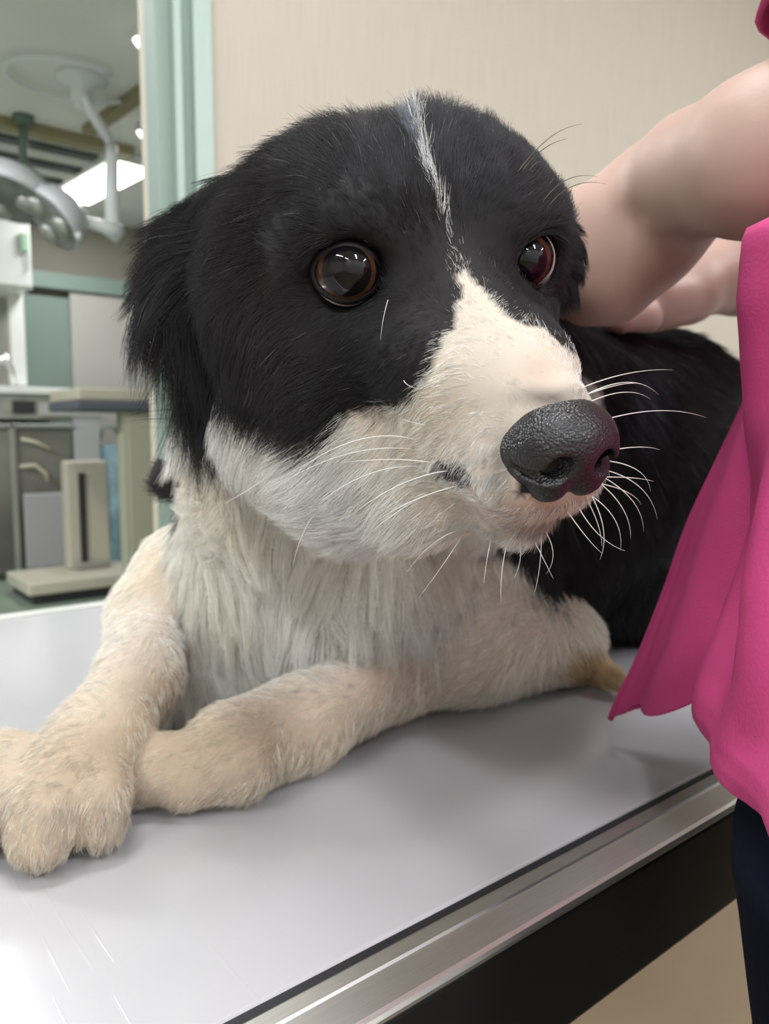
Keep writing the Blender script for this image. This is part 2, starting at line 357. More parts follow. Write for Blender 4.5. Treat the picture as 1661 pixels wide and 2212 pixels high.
def dish(c, ax, r, nm='lamp_head'):
    b = MB(); b.lathe(c, ax, [(0.0, -0.12), (r * 0.35, -0.115), (r * 0.75, -0.075), (r * 0.97, -0.01), (r, 0.02), (r * 0.93, 0.03)], 36); o = b.build(nm, m_head, e, smooth=True)
    b = MB(); b.lathe(c, ax, [(r * 0.93, 0.026), (r * 0.6, 0.035), (0.0, 0.04)], 36); b.build('lamp_glass', m_glass, o, smooth=True)
    for k in range(3):
        a = 2.1 * k + 0.4; ax_ = np.array(ax, float) / np.linalg.norm(ax); u = np.cross(ax_, [0, 0.1, 1]); u /= np.linalg.norm(u); v = np.cross(ax_, u)
        b = MB(); cc = np.array(c) + 0.036 * ax_ + 0.5 * r * (math.cos(a) * u + math.sin(a) * v); b.lathe(cc, ax_, [(0.0, 0.02), (0.045, 0.018), (0.05, 0.0)], 16); b.build('lamp_lens', m_steel2, o, smooth=True)
dish(at(15, 418, 3.35), -0.10 * RT + 0.35 * FW * -1 + np.array([0, 0, -1.0]), 0.19)
dish(at(118, 470, 3.4), 0.55 * RT * -1 - 0.55 * FW + np.array([0, 0, -0.75]), 0.155)
b = MB(); b.tube([at(128, 430, 3.4), at(150, 465, 3.38), at(172, 515, 3.36)], [0.018, 0.026, 0.012], 10); b.build('head_handle', m_arm, e, smooth=True)
b = MB(); b.tube([at(60, 400, 3.4), at(95, 425, 3.4), at(130, 435, 3.42)], [0.03, 0.03, 0.022], 10); b.build('yoke', m_arm, e, smooth=True)
# hanging drip rail (dark green) and small round ceiling lamps
m_gr = mat('green_grey_rail', (0.13, 0.18, 0.14), 0.5)
tp = AZ(50, 250, CEIL); e = empty('drip_rail', tp, 'grey-green rail hanging from the far ceiling left of the operating lamp', 'drip rail')
b = MB(); b.lathe(tp, (0, 0, -1), [(0, 0), (0.05, 0), (0.05, 0.02), (0.02, 0.05), (0, 0.05)], 20); b.build('mount', m_gr, e, smooth=True)
dt = float((tp - C0) @ FW); b = MB(); b.tube([tp, at(50, 360, dt)], 0.022, 10); b.build('rod', m_gr, e, smooth=True)
b = MB(); b.tube([at(50, 355, dt), at(70, 372, dt), at(95, 395, dt), at(112, 430, dt)], 0.02, 8); b.build('hook', m_mint2, e, smooth=True)
for px, py, lb in ((315, 283, 'small round white ceiling lamp by the door frame, lower of two'), (313, 84, 'small round white ceiling lamp by the door frame, upper of two')):
    q = AZ(px, py, CEIL - 0.02); e = empty('spot_lamp', q, lb, 'spot lamp', 'small round ceiling lamps by the door frame')
    b = MB(); b.lathe(q + [0, 0, 0.02], (0, 0, -1), [(0.055, 0), (0.055, 0.02), (0.045, 0.03)], 20); b.build('trim_ring', m_white, e, smooth=True)
    b = MB(); b.lathe(q + [0, 0, 0.02], (0, 0, -1), [(0.045, 0.028), (0.03, 0.05), (0.0, 0.058)], 20); b.build('bulb', mat('bulb_glow', (1, 1, 1), 0.4, emit=2.5), e, smooth=True)
q = AZ(311, 150, CEIL); e = MB(); e.tube([q, q - [0, 0, 0.22]], 0.018, 10); e.lathe(q - [0, 0, 0.22], (0, 0, -1), [(0.0, 0.05), (0.03, 0.03), (0.03, 0.0), (0, 0)], 16)
tag(e.build('pendant_rod', mat('pendant_grey', (0.3, 0.3, 0.29), 0.4), smooth=True, origin=q), 'short grey rod hanging between the two small round ceiling lamps', 'ceiling rod')
# upper cabinet and tall side panel, left
Yc = 5.1
b = MB(); xa, xb, za, zb = boxpx(b, -260, 66, 440, 607, Yc, 0.45); e = b.build('wall_cabinet', m_white, origin=(xa, Yc, za), bevel=0.006); tag(e, 'white upper cabinet at the left edge below the lamp heads', 'cabinet')
for k in range(2):
    b = MB(); w_ = (xb - xa) / 2; b.box(xa + k * w_ + 0.006, xa + (k + 1) * w_ - 0.006, Yc - 0.02, Yc, za + 0.01, zb - 0.01); dd = b.build('cabinet_door', m_white, e, bevel=0.004)
    b = MB(); b.tube([(xa + (k + 0.92) * w_, Yc - 0.035, za + 0.1), (xa + (k + 0.92) * w_, Yc - 0.035, za + 0.2)], 0.006, 8); b.build('handle', m_steel2, dd)
b = MB(); px_, _, pz_ = AY(53, 525, Yc - 0.03); b.box(px_ - 0.025, px_ + 0.02, Yc - 0.05, Yc - 0.02, pz_ - 0.055, pz_ + 0.055); tag(b.build('wall_clip', mat('pale_green_plastic', (0.35, 0.5, 0.36), 0.5), origin=(px_, Yc, pz_), bevel=0.006), 'small pale green clip on the upper cabinet front', 'clip')
b = MB(); xa, xb, za, zb = boxpx(b, 22, 54, 600, 832, Yc + 0.25, 0.04); tag(b.build('support_panel', m_white, origin=(xa, Yc + 0.25, za), bevel=0.003), 'white upright panel below the upper cabinet', 'panel')
b = MB(); xa, xb, za, zb = boxpx(b, -220, 20, 600, 832, Yc + 0.4, 0.03); tag(b.build('splash_panel', mat('splash_grey', (0.36, 0.35, 0.31), 0.4), origin=(xa, Yc + 0.4, za)), 'grey splash panel behind the tap', 'panel')
# counter (steel tub table) : top, lip, cage front, legs
Yt = 5.2
e = empty('tub_table', AY(80, 1235, Yt) * [1, 1, 0], 'stainless steel tub table with a pale top and glazed front, at the left edge', 'tub table')
b = MB(); xa, xb, za, zb = boxpx(b, -260, 168, 832, 848, Yt, 0.75); b.build('table_top', m_white, e, bevel=0.006)
zt = za
b = MB(); x2 = AY(215, 900, Yt)[0]; zl = AY(80, 905, Yt)[2]; b.box(xa, xb, Yt + 0.03, Yt + 0.70, zl, zt); b.build('basin', mat('basin_grey', (0.33, 0.32, 0.28), 0.4, noise=(10, 0.2)), e, bevel=0.004)
b = MB(); boxpx(b, 28, 76, 866, 893, Yt + 0.015, 0.02); b.build('control_panel', m_dark, e, bevel=0.004)
b = MB(); boxpx(b, 85, 222, 872, 900, Yt + 0.01, 0.5); b.build('side_shelf', mat('shelf_grey', (0.42, 0.41, 0.38), 0.4), e, bevel=0.006)
b = MB(); boxpx(b, 160, 216, 880, 1000, Yt + 0.02, 0.06, bottom=0.25); b.build('post', mat('post_grey', (0.43, 0.43, 0.43), 0.4), e, bevel=0.006)
b = MB(); boxpx(b, -200, 160, 915, 924, Yt, 0.03); boxpx(b, 28, 40, 915, 1240, Yt, 0.03, bottom=0.03); b.build('front_frame', m_steel2, e, bevel=0.004)
b = MB(); boxpx(b, -200, 158, 918, 1232, Yt + 0.03, 0.02, bottom=0.05); b.build('front_glass', mat('smoked_glass', (0.17, 0.165, 0.14), 0.2, noise=(1.5, 0.4)), e)
b = MB(); boxpx(b, 55, 150, 1065, 1225, Yt - 0.02, 0.03, bottom=0.07); b.build('lower_panel', mat('lower_grey', (0.36, 0.35, 0.35), 0.45), e, bevel=0.01)
for pts_ in (([45, 948], [75, 955], [108, 972]), ([42, 1008], [75, 1005], [98, 1022], [104, 1042])):
    b = MB(); b.tube([AY(u, v, Yt - 0.01) for u, v in pts_], 0.012, 8); b.build('grab_rail', mat('rail_cream', (0.5, 0.45, 0.34), 0.3), e, smooth=True)
# tap by the left edge
q = AY(18, 800, Yt + 0.15); e = empty('tap', AY(18, 832, Yt + 0.15), 'chrome mixer tap on the tub table at the left edge', 'tap')
b = MB(); b.tube([AY(28, 832, Yt + .15), AY(24, 795, Yt + .15), AY(5, 775, Yt + .12), AY(-15, 790, Yt + .1)], 0.02, 10); b.build('spout', m_steel, e, smooth=True)
b = MB(); b.tube([AY(24, 795, Yt + .15), AY(10, 765, Yt + .15)], 0.014, 8); b.build('lever', m_steel, e, smooth=True)
# weighing scale
Ys = AZ(150, 1262, 0.1)[1] + 0.22
bl = AZ(30, 1238, 0.09); fl = AZ(95, 1285, 0.09); fr = AZ(272, 1268, 0.09); 
xs0, xs1 = AY(60, 1260, Ys)[0], AY(290, 1260, Ys)[0]
e = empty('weighing_scale', (xs0 + 0.4, Ys, 0), 'cream weighing scale with upright column and low platform on the far floor', 'weighing scale')
m_sc = mat('scale_cream', (0.50, 0.46, 0.37), 0.45)
b = MB(); b.box(xs0 - 0.05, xs1, Ys - 0.22, Ys + 0.28, 0.055, 0.125); b.build('platform', m_sc, e, bevel=0.012)
b = MB(); b.box(xs0 - 0.02, xs1 - 0.03, Ys - 0.19, Ys + 0.26, 0.0, 0.055); b.build('base', m_dark, e, bevel=0.006)
b = MB(); cx0, cx1, cz0, cz1 = boxpx(b, 145, 237, 995, 1225, Ys + 0.10, 0.10, bottom=0.125); col_ = b.build('column', m_sc, e, bevel=0.014)
b = MB(); boxpx(b, 173, 187, 1022, 1218, Ys + 0.09, 0.012, bottom=0.15); b.build('slot', m_dark, col_)
b = MB(); boxpx(b, 165, 240, 1214, 1228, Ys + 0.03, 0.05); b.build('foot_plate', m_steel2, e, bevel=0.006)
# blue bag, beige unit, worktop with dark edge
b = MB(); xa, xb, za, zb = boxpx(b, 214, 275, 960, 1125, 5.3, 0.15, bottom=0.0)
bg = empty('hanging_bag', (xa, 5.3, 0.0), 'light blue bag between the scale column and the beige unit', 'bag'); m_bl = mat('blue_bag', (0.30, 0.46, 0.52), 0.5, noise=(9, 0.25))
V_ = []
for i in range(9):
    t = i / 8; z = za + (zb - za) * t; w0 = 0.5 * (xb - xa) * (1 - 0.35 * t * t) ; cxm = (xa + xb) / 2; dp = 0.10 * math.sin(math.pi * (0.15 + 0.75 * t))
    V_.append([(cxm + w0 * math.cos(a) * (1 + 0.1 * math.sin(3 * a + 4 * t)), 5.35 + dp * math.sin(a), z) for a in np.linspace(0, 2 * math.pi, 16, endpoint=False)])
b = MB(); b.grid(V_, True); b.build('bag_body', m_bl, bg, smooth=True)
b = MB(); b.tube([((xa + xb) / 2 - .08, 5.35, zb), ((xa + xb) / 2 - .04, 5.35, zb + .12), ((xa + xb) / 2 + .04, 5.35, zb + .12), ((xa + xb) / 2 + .08, 5.35, zb)], 0.012, 8); b.build('bag_handle', m_mint2, bg, smooth=True)
b = MB(); xa, xb, za, zb = boxpx(b, 272, 480, 890, 1300, 4.0, 0.10, bottom=0.0); u = b.build('base_cabinet', mat('beige_green_laminate', (0.37, 0.36, 0.27), 0.5), origin=(xa, 4.0, 0), bevel=0.004); tag(u, 'beige-green base cabinet between the scale and the door frame', 'cabinet')
b = MB(); b.box(xa + 0.02, xa + 0.52, 3.985, 4.0, 0.1, za + (zb - za) * 0.97); b.build('cabinet_door', mat('beige_green_door', (0.38, 0.37, 0.28), 0.5), u, bevel=0.004)
b = MB(); x1a, x1b, z1a, z1b = boxpx(b, 165, 480, 868, 888, 3.96, 0.5); tag(b.build('folded_mat', mat('slate_mat', (0.09, 0.095, 0.12), 0.6), origin=(x1a, 3.96, z1a), bevel=0.01), 'dark slate-grey mat on the base cabinet, seen below the ear', 'mat')
b = MB(); x1a, x1b, z1a, z1b = boxpx(b, 168, 480, 842, 868, 4.0, 0.5); tag(b.build('worktop', mat('pale_worktop', (0.50, 0.46, 0.36), 0.5), origin=(x1a, 4.0, z1a), bevel=0.01), 'pale cream worktop above the dark mat, behind the ear', 'worktop')

# ================================================================== EXAMINATION TABLE
YN, YF = 0.186, 0.757; XA, XB = -0.42, 1.22
e = empty('examination_table', (0.3, 0.47, 0), 'white-topped examination table with a stainless steel rim', 'examination table')
def table_mat():
    m, N, L, B = new_mat('white_melamine'); B.inputs['Roughness'].default_value = 0.16; B.inputs['Base Color'].default_value = (0.40, 0.392, 0.402, 1)
    B.inputs['Specular IOR Level'].default_value = 0.55
    tc = N.new('ShaderNodeTexCoord')
    v = N.new('ShaderNodeTexNoise'); v.inputs['Scale'].default_value = 4; v.inputs['Detail'].default_value = 4; L.new(tc.outputs['Object'], v.inputs['Vector'])
    r = N.new('ShaderNodeMapRange'); r.inputs['To Min'].default_value = 0.09; r.inputs['To Max'].default_value = 0.17; L.new(v.outputs[0], r.inputs[0]); L.new(r.outputs[0], B.inputs['Roughness'])
    # fine scratches
    hs = []
    for a, sc in ((0.5, 55), (1.9, 40)):
        mp = N.new('ShaderNodeMapping'); mp.inputs['Rotation'].default_value = (0, 0, a); mp.inputs['Scale'].default_value = (sc, 1.2, 1); L.new(tc.outputs['Object'], mp.inputs[0])
        t = N.new('ShaderNodeTexNoise'); t.inputs['Scale'].default_value = 6; t.inputs['Detail'].default_value = 2; L.new(mp.outputs[0], t.inputs['Vector'])
        c = N.new('ShaderNodeMapRange'); c.inputs['From Min'].default_value = 0.68; c.inputs['From Max'].default_value = 0.72; L.new(t.outputs[0], c.inputs[0]); hs.append(c)
    ad = N.new('ShaderNodeMath'); ad.operation = 'ADD'; L.new(hs[0].outputs[0], ad.inputs[0]); L.new(hs[1].outputs[0], ad.inputs[1])
    bp = N.new('ShaderNodeBump'); bp.inputs['Strength'].default_value = 0.10; bp.inputs['Distance'].default_value = 0.0004; L.new(ad.outputs[0], bp.inputs['Height']); L.new(bp.outputs[0], B.inputs['Normal'])
    return m
b = MB(); b.box(XA + 0.045, XB - 0.045, YN, YF - 0.02, TZ - 0.006, TZ); b.build('table_top', table_mat(), e, bevel=0.0015)
b = MB(); g = 0.0032
b.box(XA + 0.045 - g, XB - 0.045 + g, YN - g, YN, TZ - 0.006, TZ - 0.0008); b.build('sealing_strip', mat('black_rubber', (0.012, 0.012, 0.014), 0.5), e)
prof = [(0.0, -0.0010), (0.0060, -0.0008), (0.0066, -0.0016), (0.0185, -0.0022), (0.0200, -0.0028), (0.0207, -0.0040), (0.0207, -0.0052), (0.0190, -0.0060), (0.0, -0.0060)]
b = MB(); xs = np.linspace(XA, XB, 2); b.grid([[(x, YN - g - a, TZ + z) for a, z in prof] for x in xs], True); 
b.add([(XA, YN - g - a, TZ + z) for a, z in prof], [tuple(range(len(prof)))]); b.add([(XB, YN - g - a, TZ + z) for a, z in prof], [tuple(range(len(prof)))[::-1]])
b.box(XA, XB, YF - 0.02, YF, TZ - 0.006, TZ + 0.001); b.box(XA, XA + 0.045 - g, YN - g, YF - 0.02, TZ - 0.006, TZ - 0.001); b.box(XB - 0.045 + g, XB, YN - g, YF - 0.02, TZ - 0.006, TZ - 0.001)
b.build('steel_rim', m_steel, e)
b = MB(); b.box(XA + 0.01, XB - 0.01, YN - g - 0.0195, YF - 0.01, TZ - 0.053, TZ - 0.0062); b.build('apron', mat('apron_dark_reflection', (0.008, 0.008, 0.008), 0.4, spec=0.3), e, bevel=0.002)  # steel apron; the darkness it mirrors is put into the base colour
for lx in (-0.1, 0.62):
    for ly in (YN + 0.05, YF - 0.08):
        b = MB(); b.box(lx - 0.02, lx + 0.02, ly - 0.02, ly + 0.02, 0.0, TZ - 0.053); b.build('leg', m_steel2, e, bevel=0.003)
# ================================================================== DOG
def hax(yaw, pit, rol):
    L_, U_, F_ = np.array([1, 0, 0.]), np.array([0, -1., 0]), np.array([0, 0, -1.])
    def rot(v, k, t): return v * math.cos(t) + np.cross(k, v) * math.sin(t) + k * np.dot(k, v) * (1 - math.cos(t))
    M = [rot(v, U_, yaw) for v in (L_, U_, F_)]; M = [rot(v, M[0], pit) for v in M]; M = [rot(v, M[2], rol) for v in M]
    return [v[0] * RT - v[1] * UP + v[2] * FW for v in M]
AL, AU, AF = hax(math.radians(26.5), math.radians(24), math.radians(11))
HO = C0 + 0.0183 * RT + 0.0759 * UP + 0.2375 * FW
HM = np.array([AL, AF, AU])                      # rows: left, forward, up of the head
def Hd(l, f, u): return HO + 0.01 * (l * AL + f * AF + u * AU)
def vp(px, py, lift): return T(px, py, lift)
BODY, LEG, HEAD, EAR, MUZ, PAW, TUFT = 0, 1, 2, 3, 4, 5, 6
D = Field(C0 + [-0.36, 0.08, -0.18], C0 + [1.02, 0.83, 0.17], 0.0026, 0.012)
c_ = 0.01
# -- torso (kept thin by the fur length)
XD = np.array([1, 0, 0.]); BM = np.array([[0.92, 0.39, 0], [-0.39, 0.92, 0], [0, 0, 1]])
D.ell(P(1230, 1010, 0.60), (0.15, 0.095, 0.108), BM, 0.03)
D.ell(P(1400, 980, 0.68), (0.14, 0.09, 0.105), BM, 0.04)
D.ell(P(1530, 1055, 0.76), (0.13, 0.09, 0.100), BM, 0.04)
D.ell(P(1480, 1190, 0.665), (0.075, 0.045, 0.07), BM, 0.03)
D.cone(T(1600, 1330, 0.02), 0.02, P(1500, 1180, 0.67), 0.045, 0.02)
D.chain([P(1630, 1000, 0.86), P(1700, 1060, 0.95)], [0.03, 0.02], k=0.02)
D.ell(P(1375, 1265, 0.635), (0.07, 0.05, 0.045), BM, 0.02)
D.ell(P(1300, 1240, 0.60), (0.05, 0.04, 0.045), BM, 0.02)
# neck and chest
D.chain([P(790, 640, 0.335), P(930, 860, 0.43), P(1170, 960, 0.57)], [0.045, 0.072, 0.09], k=0.03)
D.chain([P(600, 900, 0.345), P(610, 1010, 0.385), P(660, 1150, 0.44)], [0.030, 0.046, 0.062], k=0.02)
D.ell(P(690, 1190, 0.455), (0.075, 0.072, 0.078), None, 0.02)
D.cone(P(560, 1220, 0.445), 0.045, P(620, 1340, 0.46), 0.045, 0.02)
D.cone(P(820, 1200, 0.45), 0.055, P(860, 1350, 0.47), 0.042, 0.02)
D.ell(P(520, 1370, 0.49), (0.045, 0.05, 0.04), None, 0.02); D.ell(vp(450, 1440, 0.025), (0.045, 0.035, 0.028), None, 0.02)
D.ell(P(430, 1265, 0.47), (0.036, 0.036, 0.034), None, 0.015)
D.cone(P(330, 1280, 0.478), 0.018, P(420, 1270, 0.47), 0.03, 0.01)
D.ell(P(1010, 1260, 0.50), (0.058, 0.05, 0.062), None, 0.025)
D.cone(P(1150, 1180, 0.56), 0.06, P(1160, 1350, 0.535), 0.032, 0.02)
# -- front legs
l1 = [vp(322, 1330, 0.062), vp(300, 1470, 0.043), vp(215, 1600, 0.030), vp(140, 1690, 0.0255)]
D.cone(P(400, 1240, 0.47), 0.03, l1[0], 0.0215, 0.012, g=LEG)
D.chain(l1, [0.0205, 0.0195, 0.0195, 0.0195], k=0.012, g=LEG)
for (u, v, lf, r, u0, v0) in ((216, 1776, 0.0135, 0.0112, 205, 1655), (88, 1806, 0.0145, 0.0130, 130, 1665), (-38, 1776, 0.014, 0.0125, 60, 1660), (-120, 1730, 0.0135, 0.0110, 20, 1650)):
    tip = vp(u, v, lf); D.chain([vp(u0, v0, 0.0255), vp(0.45 * u0 + 0.55 * u, 0.45 * v0 + 0.55 * v, 0.0235), tip], [0.0145, r * 1.08, r * 0.95], k=0.0028, g=PAW)
l2 = [vp(1215, 1385, 0.030), vp(1010, 1420, 0.031), vp(850, 1450, 0.030), vp(650, 1560, 0.0245), vp(500, 1620, 0.0235)]
D.chain(l2, [0.0225, 0.0235, 0.0235, 0.0205, 0.0215], k=0.012, g=LEG)
D.cone(vp(1010, 1360, 0.05), 0.035, l2[0], 0.0225, 0.02, g=LEG)
D.cone(vp(670, 1585, 0.02), 0.014, vp(660, 1625, 0.010), 0.009, 0.006, g=LEG)
for (u, v, lf, r) in ((312, 1690, 0.0135, 0.0115), (345, 1645, 0.020, 0.0135), (400, 1700, 0.0125, 0.0115), (520, 1685, 0.011, 0.0115)):
    D.chain([vp(520, 1640, 0.022), vp(u, v, lf)], [0.015, r * 0.93], k=0.004, g=PAW)
D.chain([vp(1215, 1440, 0.012), vp(1290, 1445, 0.012), vp(1345, 1478, 0.009)], [0.010, 0.010, 0.006], k=0.004, g=PAW)
D.chain([P(410, 1045, 0.42), P(362, 1035, 0.42), P(348, 1006, 0.42)], [0.012, 0.0095, 0.0045], k=0.002, g=TUFT)
# -- head (head frame, cm)
def he(l, f, u, r, k=None, g=HEAD, mode='add', M=None): D.ell(Hd(l, f, u), [q * c_ for q in r], HM if M is None else M, k, mode, g)
def hc_(a, ra, b_, rb, k=None, g=HEAD, mode='add'): D.cone(Hd(*a), ra * c_, Hd(*b_), rb * c_, k, mode, g)
he(0, -4.2, 0.1, (5.5, 5.2, 4.0), 0.012)
he(2.6, -3.6, 0.4, (3.3, 3.5, 3.5), 0.015)
for s in (-1, 1):
    he(s * 2.9, -0.9, 1.2, (1.9, 1.5, 1.3), 0.012)
    he(s * 3.4, -3.2, -2.9, (2.5, 3.5, 2.9), 0.012)
    he(s * 4.0, -5.0, -2.0, (2.5, 2.8, 3.0), 0.015)
    hc_((s * 2.3, 0.6, -2.0), 1.25, (s * 1.3, 3.4, -2.6), 1.3, 0.012)
hc_((0, 0.0, -2.6), 2.7, (0, 5.6, -3.95), 1.7, 0.012, MUZ)
hc_((0, 0.9, -0.75), 1.25, (0, 5.9, -2.85), 1.05, 0.010, MUZ)
for s in (-1, 1): hc_((s * 1.1, 2.8, -4.5), 1.55, (s * 0.8, 6.05, -4.6), 1.0, 0.008, MUZ)
hc_((0, 0.2, -5.3), 2.3, (0, 5.0, -6.05), 1.15, 0.005, MUZ)
hc_((0, -3.0, -4.6), 2.6, (0, 0.4, -5.0), 2.1, 0.015, MUZ)
D.chain([P(590, 915, 0.295), P(740, 1000, 0.272), P(900, 1070, 0.250)], [0.021, 0.021, 0.018], k=0.014, g=HEAD)
D.cone(P(620, 960, 0.30), 0.022, P(760, 1060, 0.285), 0.022, 0.014, g=HEAD)
# eye sockets
for s in (-1, 1):
    D.ell(Hd(s * 3.15, -0.1, 0.0), (0.0105,) * 3, None, 0.004, 'sub'); 
# ears : folded flaps
D.chain([P(530, 480, 0.285), P(460, 530, 0.290), P(410, 570, 0.288), P(388, 650, 0.288), P(420, 740, 0.292)], [0.016, 0.0120, 0.009, 0.0105, 0.007], k=0.012, g=EAR)
D.chain([P(450, 550, 0.29), P(435, 660, 0.294)], [0.013, 0.011], k=0.012, g=EAR)
D.chain([P(490, 620, 0.298), P(478, 800, 0.305)], [0.020, 0.015], k=0.012, g=EAR)
D.chain([P(1140, 480, 0.315), P(1180, 540, 0.318), P(1205, 615, 0.318)], [0.012, 0.011, 0.008], k=0.012, g=EAR)
D.floor(TZ + 0.0012)
DV, DQ = D.mesh(3)
DG = D.groups(DV); DN = normals(DV, DQ)
# ------------------------------------------------ coat pattern
BLK_L = [(150, 300), (480, 100), (800, 150), (872, 235), (893, 300), (912, 345), (941, 425), (962, 510), (982, 575), (998, 625), (985, 690), (955, 735), (938, 800), (900, 852), (845, 884), (765, 890), (732, 925), (692, 972), (600, 956), (520, 912), (465, 862), (400, 880), (200, 980)]
BLK_R = [(880, 160), (900, 240), (922, 335), (955, 420), (980, 510), (1008, 580), (1050, 640), (1110, 688), (1172, 716), (1225, 752), (1262, 800), (1300, 850), (1600, 850), (1600, 100)]
BLK_B = [(1120, 1195), (1150, 1260), (1200, 1310), (1258, 1345), (1285, 1420), (1330, 1392), (1800, 1400), (1800, 500), (1000, 500), (1000, 1100), (1110, 1170)]
def coat(X, G, jit=0.0):
    px, py, d = proj(X); n = len(px); px = px.copy(); py = py.copy()
    if np.any(jit): px += rng.normal(size=n) * jit; py += rng.normal(size=n) * jit
    wx = wob(X, 260, 3) * 7; px = px + wx; py = py + wob(X, 240, 4) * 7
    hd = (G == HEAD) | (G == MUZ) | (G == EAR); u = (X - HO) @ HM.T * 100
    C = np.where(hd[:, None], np.array([0.80, 0.805, 0.80]), np.array([0.92, 0.905, 0.86]))
    leg = (G == LEG) | (G == PAW); t = np.clip((py - 1330) / 260, 0, 1)[:, None]
    C = np.where(leg[:, None], C * (1 - t) + t * np.array([0.66, 0.60, 0.52]), C)
    tanx = leg & (px > 1230) & (py > 1400); C[tanx] = (0.62, 0.50, 0.32)
    st = 0.5 + 0.5 * wob(X, 55, 9); C *= (1 - 0.10 * np.clip(st, 0, 1)[:, None] * np.array([0.3, 0.7, 1.6]))
    blk = np.array([0.0030, 0.0034, 0.0050]); brn = np.array([0.014, 0.009, 0.006])
    bm = brn * np.clip(0.5 + 0.8 * wob(X, 60, 5), 0, 1)[:, None]; bl = blk + 0.6 * bm
    front = (X - HO) @ AF > -0.02
    inL = inpoly(px, py, BLK_L); inR = inpoly(px, py, BLK_R)
    isb = hd & (inL | inR | (d > 0.36)); isb |= (G == EAR) | (G == TUFT)
    isb |= (hd & (u[:, 0] < 0) & (u[:, 1] < -3.0) & (u[:, 2] > -4.0)) 
    body = (G == BODY)
    isb |= body & inL & (d < 0.42) & (px < 640)
    isb |= body & (((px > 1290) & (d > 0.5)) | (inpoly(px, py, BLK_B) & (d > 0.42)) | (d > 0.60) | ((py < 800) & (px > 470)))
    isb &= ~(G == PAW)
    if not np.any(jit): isb |= hd & (py < 585) & (px > 500)
    C[isb] = bl[isb]
    w = (np.exp(-((px - 1368) / 28) ** 2 - ((py - 850) / 60) ** 2) * 0.9)[:, None] * isb[:, None] * (~hd)[:, None]; C = C * (1 - w) + w * np.array([0.09, 0.10, 0.135])  # grey highlight on the back fur, put into the coat colour
    # head stripe on the crown and nape: grey-white
    stripe = (hd | body) & inpoly(px, py, [(868, 255), (890, 235), (902, 300), (918, 335), (900, 330), (884, 300)]); C[stripe] = (0.13, 0.14, 0.165)
    # spot on the lip
    sp = (G == MUZ) & (((((px - 980) * 0.88 + (py - 1022) * 0.47) / 44) ** 2 + ((-(px - 980) * 0.47 + (py - 1022) * 0.88) / 20) ** 2) < 1); sp &= rng.random(n) < 0.85 if np.any(jit) else sp; C[sp] = (0.05, 0.05, 0.06)
    # nose bridge: thin-haired pink skin, dark hair just behind the pad
    w = np.exp(-((px - 1165) / 48) ** 2 - ((py - 790) / 45) ** 2)[:, None] * 0.5 * (G == MUZ)[:, None]; C = C * (1 - w) + w * np.array([0.58, 0.43, 0.36])
    w = np.exp(-((px - 1190) / 85) ** 2 - ((py - 862) / 22) ** 2)[:, None] * 0.9 * ((G == MUZ) & (py < 900))[:, None]; C = C * (1 - w) + w * np.array([0.10, 0.095, 0.10])
    w = (np.exp(-((px - 1085) / 22) ** 2 - ((py - 1000) / 70) ** 2) * 0.7)[:, None] * (G == MUZ)[:, None]; C = C * (1 - w) + w * np.array([0.10, 0.10, 0.10])
    # muzzle front under the pad: pinkish tan
    w = (np.exp(-((px - 1220) / 150) ** 2 - ((py - 1105) / 45) ** 2) * 0.8)[:, None] * (G == MUZ)[:, None]; C = C * (1 - w) + w * np.array([0.52, 0.34, 0.27])
    w = (np.exp(-((px - 1160) / 85) ** 2 - ((py - 1138 + 0.16 * (px - 1160)) / 12) ** 2) * 0.75)[:, None] * (G == MUZ)[:, None]; C = C * (1 - w) + w * np.array([0.17, 0.11, 0.12])
    if not np.any(jit):
        nn_ = (np.abs(u[:, 0]) < 1.3) & (u[:, 1] > 5.2) & (u[:, 2] > -4.5) & (u[:, 2] < -2.8); C[nn_] = (0.012, 0.011, 0.012)
    return np.clip(C, 0.002, 1), isb
def vcol_mat(name, rough=0.7, spec=0.25, bump=None):
    m, N, L, B = new_mat(name); B.inputs['Roughness'].default_value = rough; B.inputs['Specular IOR Level'].default_value = spec
    a = N.new('ShaderNodeAttribute'); a.attribute_name = 'col'; L.new(a.outputs['Color'], B.inputs['Base Color']); return m
DC, DB = coat(DV, DG)
org = (0.35, 0.45, TZ)
dog = np_mesh('dog', DV, DQ, vcol_mat('dog_skin'), None, DC * np.array([0.55, 0.48, 0.43]), org)  # skin darker than the coat, standing in for shade between strands
tag(dog, 'black and white long-haired dog lying on the white table, head turned right', 'dog')

